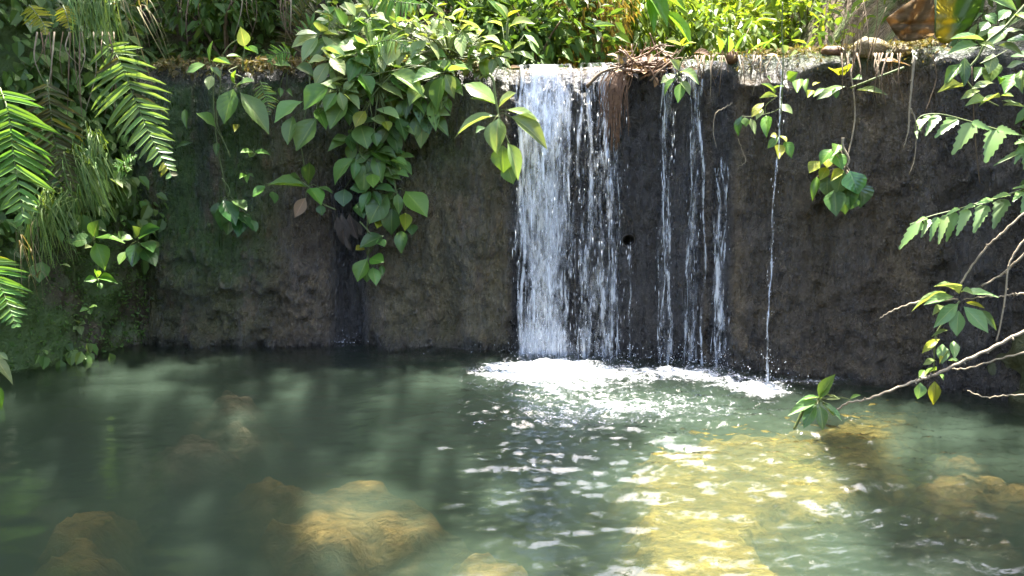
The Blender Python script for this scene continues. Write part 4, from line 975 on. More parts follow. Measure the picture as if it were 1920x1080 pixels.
# ------------------------------------------------------------------ ferns
def fern(label, fronds, group='ferns', name='fern'):
    """fronds: (pixel points of the rachis, depth0, depth1, pinna half length px, n, material, sweep)"""
    r0 = P(*fronds[0][0][0], fronds[0][1]); e = empty(name, r0); T = Matrix.Translation(-Vector(r0))
    for (pts, d0, d1, hl, n, mat, droop) in fronds:
        m_ = len(pts)
        W = [P(px, py, d0 + (d1 - d0) * i / (m_ - 1)) for i, (px, py) in enumerate(pts)]
        c = np.array(crom(W, 14)); N_ = len(c)
        mb = MB(); mb.tube(c, .0045, .0012, 5)
        fo_ = link('frond', mb.mesh('frond', M['stem'], r0), e)
        seg = np.linalg.norm(np.diff(c, axis=0), axis=1); cs = np.concatenate([[0], np.cumsum(seg)]); Ltot = cs[-1]
        for k in range(n):
            t = min(1, .06 + .93 * (k / (n - 1)) + random.gauss(0, .006))
            p = np.array([np.interp(t * Ltot, cs, c[:, i]) for i in range(3)])
            q = np.array([np.interp(min(t + .03, 1) * Ltot, cs, c[:, i]) for i in range(3)])
            dr = q - p; dr /= np.linalg.norm(dr) + 1e-9
            prof = min(1, .55 + 1.8 * t) * (1 - max(0, t - .42) / .58 * .86) * random.uniform(.93, 1.05)
            L_0 = hl / F_PX * p[1] * prof
            face = toward_cam(p) * .85 + np.array([0, 0, .45])
            side = np.cross(dr, face); side /= np.linalg.norm(side) + 1e-9
            for sgn in (-1, 1):
                if random.random() < .05: continue
                L = L_0 * random.uniform(.82, 1.08)
                tip = p + side * sgn * L + dr * L * (.20 + .38 * t) + np.array([0, -.08 * L, -droop * L]) + rng.normal(size=3) * .07 * L
                w = max(.62 * Ltot / n * 1.08, .09 * L)
                mm = mat if random.random() > .06 else random.choice(['yellow', 'ferndark'])
                Mx = frame(p, tip, w * sgn if False else w, face + rng.normal(size=3) * .12)
                if sgn < 0:
                    Mx = Mx @ Matrix.Scale(-1, 4, Vector((1, 0, 0)))
                link('pinna', get_leaf('pinna', mm, k % 4), fo_, T @ Mx)
    tag(e, label, 'fern', group); return e
fern('large light green fern frond arching down in front of the left end of the wall', [([(192, 78), (222, 110), (252, 185), (285, 260), (322, 328)], 4.35, 4.15, 72, 24, 'fernlit', .18)])
fern('bright green fern frond at the left edge, upper of the two there', [([(0, 165), (15, 210), (25, 290), (45, 415)], 3.85, 3.65, 92, 19, 'fern', .22)])
fern('dull olive fern frond hanging between the two brighter ones', [([(88, 150), (94, 200), (104, 270), (132, 365)], 4.15, 4.05, 62, 20, 'ferndark', .25)])
fern('small fern frond at the left edge above the water', [([(-40, 470), (-15, 500), (5, 545), (30, 610)], 3.8, 3.65, 62, 16, 'fern', .2)])
fern('little fern with two fronds on the wall between seedlings and shrub', [([(488, 152), (495, 175), (502, 195), (504, 214)], float(WD(500, 180)) - .10, float(WD(500, 180)) - .14, 24, 13, 'fernlit', .1), ([(545, 100), (530, 98), (515, 105), (505, 120)], float(WD(520, 100)) - .05, float(WD(520, 100)) - .12, 24, 12, 'fern', .1)])
fern('tall fern standing in the shade on the bank behind the crest shrub', [([(545, 95), (552, 60), (570, 20), (592, -15)], 5.35, 5.1, 44, 18, 'ferndark', .3), ([(560, 80), (585, 45), (615, 50), (640, 62)], 5.2, 5.0, 34, 16, 'fern', .3)])
fern('yellowing fern tip in the upper left corner', [([(55, 10), (68, 25), (80, 42), (86, 64)], 4.3, 4.2, 26, 12, 'yellow', .1), ([(118, 10), (124, 25), (128, 42), (132, 60)], 4.3, 4.2, 20, 11, 'yellow', .1)])
fern('small bright fern on the mossy bank under the large frond', [([(238, 325), (232, 310), (238, 298), (255, 292)], 4.5, 4.4, 20, 10, 'fern', .2), ([(238, 325), (228, 318), (222, 310), (212, 308)], 4.5, 4.4, 16, 9, 'fern', .2)])
fern('feathery fern draped in the pale shrub on the crest', [([(690, 90), (715, 78), (740, 76), (770, 92)], 4.65, 4.5, 30, 16, 'fernlit', .3)])
fern('fern hanging into the top of the picture above the pale shrub', [([(700, -20), (730, 0), (760, 5), (800, 10)], 5.0, 4.8, 30, 16, 'fern', .4)])
def lobed(label, reg, d, rach, leaflets, mat='fernlit'):
    x0, y0, s = ZR[reg]
    W = [P(x0 + a / s, y0 + b / s, d) for a, b in rach]; e = empty('fern', W[-1]); T = Matrix.Translation(-Vector(W[-1]))
    mb = MB(); mb.tube(crom(W, 6), .0015, .004, 5); fr = link('frond', mb.mesh('frond', M['stem'], W[-1]), e)
    for (bx, by, tx, ty, w) in leaflets:
        b = P(x0 + bx / s, y0 + by / s, d + random.uniform(-.01, .01)); t = P(x0 + tx / s, y0 + ty / s, d - .04 + random.uniform(-.02, .02))
        link('leaflet', get_leaf('serrate', mat, random.randrange(3)), fr, T @ frame(b, t, w / s / F_PX * d * 1.15, toward_cam(b) * .8 + np.array([random.uniform(-.2, .2), 0, .6])))
    tag(e, label, 'fern', RIGHT)
lobed('arching fern frond with spaced toothed leaflets at the right edge, upper one', 'Y2', 3.3, [(308, 815), (306, 750), (340, 692), (450, 680), (600, 715), (780, 768), (953, 812), (1200, 860)], [(312, 780, 318, 815, 26), (330, 710, 335, 772, 42), (390, 688, 325, 755, 44), (440, 685, 368, 792, 70), (550, 702, 428, 803, 84), (650, 732, 528, 908, 108), (640, 728, 770, 770, 60), (800, 772, 720, 955, 128), (790, 768, 930, 792, 70), (960, 850, 900, 965, 60), (960, 895, 782, 962, 44), (980, 830, 905, 845, 60), (1000, 830, 960, 1010, 120)])
lobed('light green fern frond with close toothed leaflets at the right edge, lower one', 'Y3', 3.25, [(890, 365), (960, 330), (1050, 300), (1200, 262), (1350, 218), (1500, 178), (1656, 125), (1900, 60)], [(965, 345, 808, 515, 100), (1020, 330, 962, 438, 58), (1070, 312, 1018, 468, 66), (1125, 300, 1083, 484, 72), (1195, 280, 1128, 474, 80), (1275, 258, 1205, 426, 86), (1395, 230, 1315, 404, 108), (1525, 190, 1445, 375, 118), (1000, 318, 920, 345, 40), (1220, 255, 1130, 290, 40), (1320, 228, 1250, 255, 46), (1440, 195, 1340, 215, 60), (1560, 160, 1440, 175, 60), (1640, 140, 1585, 196, 60), (1700, 110, 1592, 105, 44), (1720, 110, 1640, 280, 110)])

# ------------------------------------------------------------------ the big half-dead leaf and the crest debris
def dead_leaf():
    d = 3.9; x0, y0, s = ZR['Y2']
    brown = [(420, -40), (300, -10), (200, 60), (128, 112), (170, 180), (215, 240), (250, 250), (290, 246), (345, 235), (422, 208)]
    green = [(432, -40), (700, -40), (702, 10), (690, 62), (640, 150), (600, 190), (540, 232), (500, 262), (455, 255), (424, 212)]
    e = empty('large_leaf', P(x0 + 425 / s, y0 - 20 / s, d)); L0 = np.array(e.location)
    def half(nm, poly, ridge, mat, depthf):
        poly = np.array(poly, float); c = poly.mean(0); v, f = [], []; rings = 6; n = 48
        seg = np.vstack([poly, poly[:1]]); cl = np.concatenate([[0], np.cumsum(np.linalg.norm(np.diff(seg, axis=0), axis=1))])
        q = np.stack([np.interp(np.linspace(0, cl[-1], n, endpoint=False), cl, seg[:, k]) for k in (0, 1)], 1)
        for r_ in range(rings):
            t = r_ / (rings - 1)
            for p in q:
                z = c + (p - c) * max(t, .02)
                dd = d - .10 * depthf(z) + .008 * math.sin(z[0] * .055 + z[1] * .03) + .004 * math.sin(z[1] * .1)
                v.append(P(x0 + z[0] / s, y0 + z[1] / s, dd) - L0)
        for r_ in range(rings - 1):
            for k in range(n):
                k2 = (k + 1) % n; f.append((r_ * n + k, r_ * n + k2, (r_ + 1) * n + k2, (r_ + 1) * n + k))
        o = link(nm, mesh(nm, v, f, mat), e)
        md = o.modifiers.new('thick', 'SOLIDIFY'); md.thickness = .0015
        return o
    m, nt = new_mat('withered_leaf_half'); N = NT(nt); pos = N.pos()
    wv = N.noise(N.map(pos, (14, 2, 26)), 1.0, 4, .6, .6); n2 = N.noise(pos, 30, 4)
    c = N.mix(N.rng(wv, .35, .65), (.11, .070, .028), (.25, .165, .075)); c = N.mix(N.rng(n2, .55, .7, 0, .5), c, (.30, .20, .09))
    p = N.pbsdf(c, .6, .3, N.bump(wv, .7, .012)); t = N.n('ShaderNodeBsdfTranslucent'); N.l(c, t.inputs[0]); N.out(N.mixs(.6, p, t.outputs[0]))
    M['withered'] = m
    m, nt = new_mat('yellowing_leaf_half'); N = NT(nt); pos = N.pos()
    sx = N.n('ShaderNodeSeparateXYZ'); N.l(pos, sx.inputs[0])
    xa = float(P(x0 + 425 / s, 60, d)[0]); xb = float(P(x0 + 560 / s, 60, d)[0])
    f_ = N.math('ADD', N.rng(sx.outputs[0], xa, xb), N.math('MULTIPLY', N.math('SUBTRACT', N.noise(pos, 12, 3), .5), .9))
    c = N.mix(N.rng(f_, .3, .75, 0, 1, True), (.36, .30, .035), (.12, .19, .03))
    p = N.pbsdf(c, .4, .45, N.bump(N.noise(pos, 25, 3), .3, .01)); t = N.n('ShaderNodeBsdfTranslucent'); N.l(c, t.inputs[0]); N.out(N.mixs(.6, p, t.outputs[0]))
    M['yellowing'] = m
    h1 = half('withered_half', brown, None, M['withered'], lambda z: 1 - abs(z[0] - 425) / 300); tag(h1, 'brown withered half')
    h2 = half('living_half', green, None, M['yellowing'], lambda z: 1 - abs(z[0] - 425) / 280); tag(h2, 'yellow and green half')
    mb = MB(); mb.tube([P(x0 + 425 / s, y0 - 60 / s, d - .105), P(x0 + 426 / s, y0 + 80 / s, d - .108), P(x0 + 423 / s, y0 + 210 / s, d - .105)], .005, .0025, 6)
    link('midrib', mb.mesh('midrib', M['stem'], L0), e)
    tag(e, 'very large hanging leaf, half withered brown and half yellow green', 'leaf')
dead_leaf()
def unit_v():
    v = rng.normal(size=3); return v / np.linalg.norm(v)
def stick(par, a, b, r, mat, bend=.02, name='twig', off=None):
    a, b = np.asarray(a), np.asarray(b); mid = (a + b) / 2 + rng.normal(size=3) * bend
    mb = MB(); mb.tube(crom([a, mid, b], 4), r, r * .55, 5, .1); link(name, mb.mesh(name, M[mat], off), par)
e = empty('driftwood_pile', WL(1200, 130, .02)); L0 = np.array(e.location)
for k in range(90):
    px = random.uniform(1150, 1290); py = random.uniform(100, 148) - 16 * math.exp(-((px - 1225) / 40) ** 2)
    a = random.gauss(-.45, .75); L = random.uniform(12, 62)
    off = random.uniform(-.15, .10)
    p0 = WL(px - math.cos(a) * L / 2, py - math.sin(a) * L / 2, off); p1 = WL(px + math.cos(a) * L / 2, py + math.sin(a) * L / 2, off + random.uniform(-.04, .04))
    stick(e, p0, p1, random.uniform(.0018, .0060), random.choice(['debris', 'debris', 'debris', 'root', 'twig']), .008, off=L0)
stick(e, WL(1100, 163, .05), WL(1172, 124, .02), .010, 'root', .01, off=L0); stick(e, WL(1170, 132, .06), WL(1250, 134, .05), .010, 'debris', .008, off=L0); stick(e, WL(1215, 125, .08), WL(1235, 160, .09), .006, 'debris', .01, off=L0)
mbf = MB()
for k in range(70):
    px = 1152 + random.gauss(0, 11); y1 = random.uniform(200, 285)
    mbf.tube(crom([WL(px + 12, 128, .03), WL(px + random.gauss(0, 3), 160, .08), WL(px + random.gauss(-3, 4), (160 + y1) / 2, .085), WL(px + random.gauss(-4, 5), y1, .08)], 3), .003, .0014, 3)
o = link('fibres', mbf.mesh('fibres', M['debris'], L0), e); o['kind'] = 'stuff'
def mound(nm, px, py, off, rx, ry, rz, mat, par):
    c = WL(px, py, off); n1, n2 = 14, 18; v, f = [], []
    for i in range(n1 + 1):
        th = math.pi * i / n1
        for j in range(n2):
            ph = 2 * math.pi * j / n2; q = np.array([math.sin(th) * math.cos(ph), math.sin(th) * math.sin(ph), math.cos(th)])
            r = 1 + .28 * float(fbm(q[0] * 2 + px, q[1] * 2, q[2] * 2, 3, 5)); v.append(c + q * r * np.array([rx, ry, rz]) - np.array(par.location if par else c))
    for i in range(n1):
        for j in range(n2): f.append((i * n2 + j, i * n2 + (j + 1) % n2, (i + 1) * n2 + (j + 1) % n2, (i + 1) * n2 + j))
    o = link(nm, mesh(nm, v, f, mat), par)
    if par is None: o.location = c
    return o
for k in range(26):
    px = random.uniform(1150, 1292); py = random.uniform(104, 146); b_ = WL(px, py, random.uniform(-.02, .10)); L_ = random.uniform(.03, .08)
    link('leaf', get_leaf('ovate', random.choice(['dry', 'dry', 'greydry']), k % 4), e, Matrix.Translation(-e.location) @ frame(b_, b_ + unit_v() * L_, L_ * .5, np.array([random.uniform(-.5, .5), -.6, .7])))
mound('litter_heap', 1222, 122, -.08, .14, .08, .035, M['debris'], e)
tag(e, 'heap of brown twigs and root fibres caught on the crest beside the falls', 'driftwood')
tag(mound('stone', 1630, 92, -.12, .075, .08, .055, M['tanrock'], None), 'rounded tan stone on the crest left of the big withered leaf', 'stone', 'stones on the crest')
tag(mound('stone', 1690, 98, -.12, .05, .06, .035, M['tanrock'], None), 'smaller tan stone half under the big withered leaf', 'stone', 'stones on the crest')
tag(mound('stone', 1560, 98, -.10, .055, .05, .03, M['debris'], None), 'dark brown lump on the crest left of the tan stones', 'stone', 'stones on the crest')
tag(mound('stone', 1372, 108, -.08, .03, .04, .03, M['debris'], None), 'small dark lump on the crest right of the driftwood', 'stone', 'stones on the crest')
for (px, py, L, lab) in [(1640, 115, 70, 'pale fallen leaf on the crest under the withered leaf'), (1430, 105, 45, 'reddish dead leaf on the crest left of the hanging vine'), (1300, 100, 36, 'curled dry leaf on the crest right of the driftwood'), (948, 130, 30, 'red brown dead leaf wedged at the left edge of the waterfall')]:
    b = WL(px, py, .03); t = WL(px + L, py - 6, .05)
    o = link('fallen_leaf', get_leaf('ovate', 'dry', random.randrange(4))); o.matrix_basis = frame(b, t, L * .45 / F_PX * 4.3, np.array([.1, -.5, .8])); tag(o, lab, 'leaf', 'dead leaves on the crest')
e = empty('dead_leaf_clump', WL(640, 402, .10)); T = Matrix.Translation(-e.location)
for (a, b, c_, d_, w) in [(640, 400, 648, 470, 26), (655, 400, 668, 452, 24), (632, 405, 638, 440, 18), (662, 410, 676, 445, 18), (648, 440, 655, 475, 10)]:
    p0 = WL(a, b, .1 + random.uniform(0, .03)); p1 = WL(c_, d_, .1)
    link('leaf', get_leaf('lance', 'greydry', random.randrange(4)), e, T @ frame(p0, p1, w / F_PX * 4.7, np.array([random.uniform(-.4, .4), -1, .2])))
tag(e, 'limp grey brown dead leaves hanging above the dark trickle', 'dead leaves')

# ------------------------------------------------------------------ grass and roots on the left bank
def tuft(label, roots, n, tipbox, d, mat, w=.0035, name='grass_tuft', sag=.12):
    c0 = np.mean([P(a, b, d) for a, b in roots], 0); e = empty(name, c0); v, f = [], []
    for k in range(n):
        ra = roots[random.randrange(len(roots))]; dd = d + random.uniform(-.12, .08)
        a = P(ra[0] + random.gauss(0, 7), ra[1] + random.gauss(0, 5), dd)
        tx = random.uniform(tipbox[0], tipbox[2]); tx = .55 * tx + .45 * (ra[0] + (tx - ra[0]) * random.random()); ty = random.uniform(tipbox[1], tipbox[3])
        t = P(tx, ty, dd - random.uniform(.02, .2))
        m1 = a + (t - a) * .4 + np.array([random.uniform(-.03, .03), -.05, sag * random.uniform(.3, 1.2)])
        cc = crom([a, m1, t], 4); nn = len(cc); b = len(v)
        ww = w * random.uniform(.6, 1.3); sd = np.array([1, 0, random.uniform(-.6, .6)]); sd /= np.linalg.norm(sd)
        for i, p in enumerate(cc):
            q = ww * (1 - .85 * (i / (nn - 1)) ** 1.5)
            v.append(p - sd * q - c0); v.append(p + sd * q + np.array([0, .3 * q, 0]) - c0)
        for i in range(nn - 1): f.append((b + 2 * i, b + 2 * i + 1, b + 2 * i + 3, b + 2 * i + 2))
    o = link('blades', mesh('blades', v, f, M[mat]), e); o['kind'] = 'stuff'
    tag(e, label, 'grass', 'grass hanging from the left bank'); return e
tuft('long green grass drooping from the top edge above the large fern', [(165, -10), (190, -5), (215, 0), (140, -15)], 70, (130, 60, 260, 120), 4.35, 'grass')
tuft('dry straw grass stems drooping right of the green grass at the top', [(215, 5), (240, 8), (260, 10)], 12, (235, 60, 345, 165), 4.4, 'drygrass', .0026)
tuft('dark grass falling over the bank below the olive fern', [(130, 290), (150, 300), (165, 310)], 60, (120, 360, 250, 425), 4.2, 'grass')
tuft('tangle of green and dry grass hanging at the middle of the left bank', [(75, 380), (90, 390), (110, 370), (140, 370)], 75, (25, 440, 175, 520), 4.0, 'grass', .003)
tuft('dry grass strands hanging lowest on the left bank', [(85, 400), (60, 470), (70, 520)], 12, (30, 500, 125, 590), 3.98, 'drygrass', .0024)
tuft('long dark grass hanging at the right of the bank beside the large fern', [(185, 265), (200, 280), (165, 250)], 45, (170, 330, 240, 420), 4.3, 'grass', .003)
def roots(label, boxes, n, d, name='root_curtain', short=60):
    e = empty(name, P(boxes[0], boxes[1], d)); L0 = np.array(e.location)
    for k in range(n):
        x = random.uniform(boxes[0], boxes[2]); y1 = boxes[1] + (boxes[3] - boxes[1]) * random.uniform(.3, 1); dd = (d if d > 4.3 or d < 4.2 else WD(x, 110) - .05) + random.uniform(-.15, .1) * (1 if not 4.2 < d < 4.3 else .2)
        mb = MB(); mb.tube(crom([P(x, boxes[1], dd), P(x + random.gauss(0, 6), (boxes[1] + y1) / 2, dd - .05), P(x + random.gauss(0, 12), y1, dd - .02)], 5), random.uniform(.002, .005), .0012, 5, .15)
        link('root', mb.mesh('root', M[random.choice(['root', 'root', 'root', 'twig'])], L0), e)
    tag(e, label, 'roots')
roots('thin roots hanging over the dark soil above the left ledge', (330, -15, 560, 110), 16, 5.15)
roots('thin roots hanging among the shaded creepers on the upper left bank', (60, 60, 215, 230), 16, 4.35)
roots('short brown roots draped over the crest between driftwood and hanging vine', (1285, 104, 1465, 190), 24, 4.28)
roots('fine roots hanging from the crest right of the hanging vine', (1570, 100, 1700, 205), 14, 4.02)
e = empty('wispy_stems', WL(1590, 150, .1)); L0 = np.array(e.location)
for k in range(14):
    px = random.uniform(1575, 1640); stick(e, WL(px, random.uniform(90, 150), .06), WL(px + random.uniform(-10, 35), random.uniform(-20, 30), .02), random.uniform(.0015, .003), 'root', .03, 'stem', L0)
tag(e, 'thin dark wispy stems rising from the crest left of the withered leaf', 'stems')

# ------------------------------------------------------------------ masses of small leaves nobody could count
def leaf_cloud(name, pts, dirs, nrms, L, W, mat, parent=None, off=None):
    pts, dirs, nrms = map(np.asarray, (pts, dirs, nrms)); n = len(pts)
    y = dirs / (np.linalg.norm(dirs, axis=1)[:, None] + 1e-9); x = np.cross(y, nrms); x /= np.linalg.norm(x, axis=1)[:, None] + 1e-9; z = np.cross(x, y)
    loc = np.array([(0, 0, 0), (-.42, .28, .10), (-.36, .66, .05), (0, 1, -.12), (.36, .66, .05), (.42, .28, .10)])
    V = pts[:, None] + x[:, None] * (loc[None, :, 0:1] * W[:, None, None]) + y[:, None] * (loc[None, :, 1:2] * L[:, None, None]) + z[:, None] * (loc[None, :, 2:3] * L[:, None, None])
    if off is not None: V = V - np.asarray(off)
    b = (np.arange(n) * 6)[:, None]
    F = np.concatenate([b + np.array([[0, 3, 2, 1]]), b + np.array([[0, 5, 4, 3]])], 0)
    return link(name, mesh(name, V.reshape(-1, 3), F, M[mat] if isinstance(mat, str) else mat, shade=False), parent)
def unit(n): v = rng.normal(size=(n, 3)); return v / np.linalg.norm(v, axis=1)[:, None]
# creepers on the left bank
R_, C_ = LB.shape[:2]
n = 9500
ii = rng.integers(29, R_ - 2, n); jj = rng.integers(30, C_ - 12, n); p = LB[ii, jj]; nn_ = -LBn[jj]
den = fbm(p[:, 0] * 2.2, p[:, 1] * 2.2, p[:, 2] * 2.2, 3, 301) + .55 * smooth(.15, .9, p[:, 2]) - .25
k = den > rng.random(n) * .5; p, nn_ = p[k], nn_[k]; n = len(p)
p = p + nn_ * (.02 + .14 * rng.random((n, 1)))
L = .03 + .07 * rng.random(n) ** 1.5
tag(leaf_cloud('creeper_leaves', p, nn_ * .5 + np.array([0, 0, -.8]) + .6 * unit(n), nn_ + np.array([0, 0, .5]) + .4 * unit(n), L, L * .8, 'creep'), 'small dark creeper leaves covering the left bank', 'creeper', kind='stuff')
n = 9000; ii = rng.integers(23, 62, n); jj = rng.integers(40, C_ - 12, n); p = LB[ii, jj]; nn_ = -LBn[jj]; p = p + nn_ * .015 * rng.random((n, 1)) + .01 * rng.normal(size=(n, 3)); k = p[:, 2] > .01; p, nn_ = p[k], nn_[k]; n = len(p)
L = .008 + .018 * rng.random(n) ** 1.5
tag(leaf_cloud('bank_moss', p, nn_ * .8 + np.array([0, 0, -.3]) + .8 * unit(n), nn_ + np.array([0, 0, .6]) + .5 * unit(n), L, L * .6, 'creep'), 'fine moss and tiny leaves low on the left bank', 'moss', kind='stuff')
# creepers on the soil bank behind the left ledge
n = 2600; x = rng.uniform(-2.2, -.4, n); u = .35 + 1.1 * rng.random(n); y = wallY(x) + u; z = ground_z(x, y)
k = fbm(x * 2.5, y * 2.5, 0, 3, 305) > rng.random(n) * .55 - .08; x, y, z = x[k], y[k], z[k]; n = len(x)
p = np.stack([x, y - .06 * rng.random(n), z + .08 * rng.random(n)], 1); L = .03 + .06 * rng.random(n) ** 1.5
tag(leaf_cloud('bank_creeper_leaves', p, np.array([0, -.5, -.5]) + .8 * unit(n), np.array([0, -.6, .8]) + .4 * unit(n), L, L * .7, 'creep'), 'small shaded leaves on the soil bank behind the left ledge', 'creeper', kind='stuff')
n = 2200; x = rng.uniform(-1.95, -.1, n); p = np.stack([x, wallY(x) + .02 + .22 * rng.random(n), 1.5 + .04 * rng.random(n) - .05 * (rng.random(n) < .3)], 1); L = .015 + .035 * rng.random(n)
tag(leaf_cloud('ledge_litter', p, np.array([0, -.6, .0]) + .8 * unit(n), np.array([0, -.5, .8]) + .5 * unit(n), L, L * .55, 'crest'), 'brown litter and moss on the left ledge of the crest', 'litter', kind='stuff')
# right bank shade plants
R_, C_ = RB.shape[:2]; n = 1500
ii = rng.integers(60, R_ - 2, n); jj = rng.integers(30, C_ - 4, n); p = RB[ii, jj]; nn_ = -RBn[jj]; p = p + nn_ * .1 * rng.random((n, 1)); L = .04 + .07 * rng.random(n)
tag(leaf_cloud('right_bank_leaves', p, nn_ * .5 + np.array([0, 0, -.8]) + .6 * unit(n), nn_ + np.array([0, 0, .5]) + .4 * unit(n), L, L * .6, 'creep'), 'dark leaves on the shaded right bank', 'creeper', kind='stuff')
# moss along the crest, right half
n = 2200; x = rng.uniform(wx_at(1285), wx_at(1760), n); o_ = rng.uniform(-.03, .16, n); z = 1.5 + .02 * rng.random(n) - np.where(o_ < 0, .10 * rng.random(n) ** 1.5, 0)
k = fbm(x * 9, o_ * 9, z * 9, 3, 311) > -.12; x, o_, z = x[k], o_[k], z[k]; n = len(x)
p = np.stack([x, wallY(x) + .05 + o_ - .07 * (o_ < 0), z], 1); L = .008 + .02 * rng.random(n)
tag(leaf_cloud('crest_moss', p, np.array([0, -.5, .1]) + .9 * unit(n), np.array([0, -.5, .8]) + .5 * unit(n), L, L * .5, 'crest'), 'moss and litter tufts along the sunlit crest', 'moss', kind='stuff')

# ------------------------------------------------------------------ vegetation upstream, seen over the crest
def bush(label, px, py, d, rx, ry, rz, n, L0, mat, name='bush', cat='bush', droop=.3, group='bushes behind the weir', wr=.45):
    c = P(px, py, d); base = np.array([c[0], c[1], float(ground_z(c[0], c[1]))]); e = empty(name, base)
    q = unit(n) * (rng.random((n, 1)) ** .45)
    cl = fbm(q[:, 0] * 2.4 + px, q[:, 1] * 2.4, q[:, 2] * 2.4, 2, 7) > -.28; q = q[cl]; n = len(q)
    p = c + q * np.array([rx, ry, rz]); L = L0 * (.55 + .9 * rng.random(n))
    leaf_cloud('crown', p, q * .7 + np.array([0, -.2, -droop]) + .7 * unit(n), np.array([0, -.35, .9]) + .55 * unit(n), L, L * wr, mat, e, base)['kind'] = 'stuff'
    mb = MB()
    for k in range(5):
        t = c + unit(1)[0] * np.array([rx, ry, rz]) * .7; mb.tube(crom([base, (base + t) / 2 + rng.normal(size=3) * .05, t], 4), .012, .004, 5)
    link('stem', mb.mesh('stem', M['root'], base), e)
    tag(e, label, cat, group); return e
bush('dark green bush just left of the top of the waterfall', 1000, 60, 5.9, .55, .4, .45, 1500, .10, 'bgdark')
bush('bush of drooping narrow leaves behind the waterfall', 1180, 40, 6.6, .5, .4, .5, 1500, .12, 'under', wr=.3, droop=1.0)
bush('rust and yellow drooping mossy bush above the waterfall', 1115, 45, 6.1, .32, .25, .42, 2000, .06, 'rust', droop=1.4, wr=.25)
bush('bright lime bush behind the middle of the crest', 1370, 40, 7.6, .6, .5, .6, 1500, .10, 'lime')
bush('mid green bush low behind the crest right of the driftwood', 1320, 75, 6.6, .5, .35, .28, 1300, .09, 'under', droop=.8)
bush('thin yellow green bush behind the hanging vine', 1470, 40, 7.0, .5, .5, .55, 1100, .09, 'lime')
bush('airy pale green bush left of the withered leaf', 1590, 45, 7.4, .55, .5, .5, 1000, .09, 'under')
bush('low lime bush behind the tan stones', 1640, 60, 6.2, .4, .3, .25, 900, .07, 'lime')
bush('dark bush behind the right end of the crest', 1830, 60, 5.0, .45, .4, .6, 1300, .10, 'bgdark')
bush('dense dark bush high on the left slope behind the pale plants', 900, 20, 6.4, .6, .5, .5, 1500, .10, 'bgdark')
bush('bush overhanging the shaded soil at the top, left of centre', 640, 10, 5.9, .6, .35, .35, 1300, .09, 'creep')
bush('small dark bush at the top edge above the left ledge', 420, -20, 5.4, .5, .3, .25, 900, .08, 'creep')
def strap_plant(label, px, py, d, leaves):
    base = P(px, py, d); e = empty('strap_leaf_plant', base); T = Matrix.Translation(-Vector(base))
    for (bx, by, tx, ty, w) in leaves:
        link('leaf', get_leaf('lance', 'bright', random.randrange(4)), e, T @ frame(P(bx, by, d), P(tx, ty, d - .15), w / F_PX * d, np.array([random.uniform(-.4, .4), -.8, .8])))
    tag(e, label, 'plant', 'bushes behind the weir')
strap_plant('broad bright green strap leaves arching down behind the driftwood', 1215, -30, 6.2, [(1205, -30, 1255, 50, 36), (1245, 20, 1300, 85, 26), (1225, -20, 1290, 20, 24), (1210, -20, 1230, 60, 22)])
strap_plant('short bright blades standing behind the middle of the crest', 1370, 100, 5.6, [(1350, 100, 1345, 60, 16), (1380, 102, 1395, 58, 16), (1400, 102, 1440, 66, 15), (1365, 102, 1370, 62, 13), (1420, 104, 1455, 55, 12)])
# ground cover upstream
n = 16000; x = rng.uniform(-3.5, 5, n); y = rng.uniform(5.2, 11, n); k = (y - wallY(np.clip(x, -3.4, 3))) > .55; k &= ~((x > -.1 + .12 * (y - 5)) & (x < 1.6) & (y < 6)); x, y = x[k], y[k]
n = len(x); p = np.stack([x, y, ground_z(x, y) + .28 * rng.random(n)], 1); L = .05 + .08 * rng.random(n)
tag(leaf_cloud('undergrowth', p, np.array([0, -.3, .2]) + .9 * unit(n), np.array([0, -.3, 1]) + .5 * unit(n), L, L * .45, 'under'), 'sunlit undergrowth on the slopes upstream of the weir', 'undergrowth', kind='stuff')

def limbs(mb, base, top, crownc, rad, n, r):
    for k in range(n):
        a = 2 * math.pi * k / n + random.random(); t = crownc + np.array([math.cos(a) * rad[0], math.sin(a) * rad[1], random.uniform(-.3, .5) * rad[2]]) * .75
        mb.tube(crom([top, (top + t) / 2 + np.array([0, 0, .25 * rad[2]]), t], 5), r * .5, r * .1, 6)
def tree(label, x, y, h, rad, n, L0, mat, lit=None, trunk_r=.16, group='trees around the pool', shift=(0, 0), name='tree'):
    base = np.array([x, y, float(ground_z(np.array(x), np.array(y))) - .1]); e = empty(name, base)
    cc = np.array([x + shift[0], y + shift[1], base[2] + h]); top = base + np.array([shift[0] * .3, shift[1] * .3, h * .72])
    mb = MB(); mb.tube(crom([base, base + (top - base) * .5 + np.array([.1, .05, 0]), top], 6), trunk_r, trunk_r * .55, 9, .05); limbs(mb, base, top, cc, rad, 6, trunk_r)
    link('trunk', mb.mesh('trunk', M['bark'], base), e)
    q = unit(n) * (rng.random((n, 1)) ** .4); p = cc + q * np.array(rad)
    cl = fbm(p[:, 0] * .9, p[:, 1] * .9, p[:, 2] * .9, 2, 17) > -.35
    if lit is not None: cl &= lit(p)
    p, q = p[cl], q[cl]; n = len(p); L = L0 * (.6 + .8 * rng.random(n))
    leaf_cloud('crown', p, q * .6 + np.array([0, 0, -.3]) + .7 * unit(n), np.array([0, 0, 1]) + .6 * unit(n), L, L * .55, mat, e, base)
    tag(e, label, 'tree', group); return e
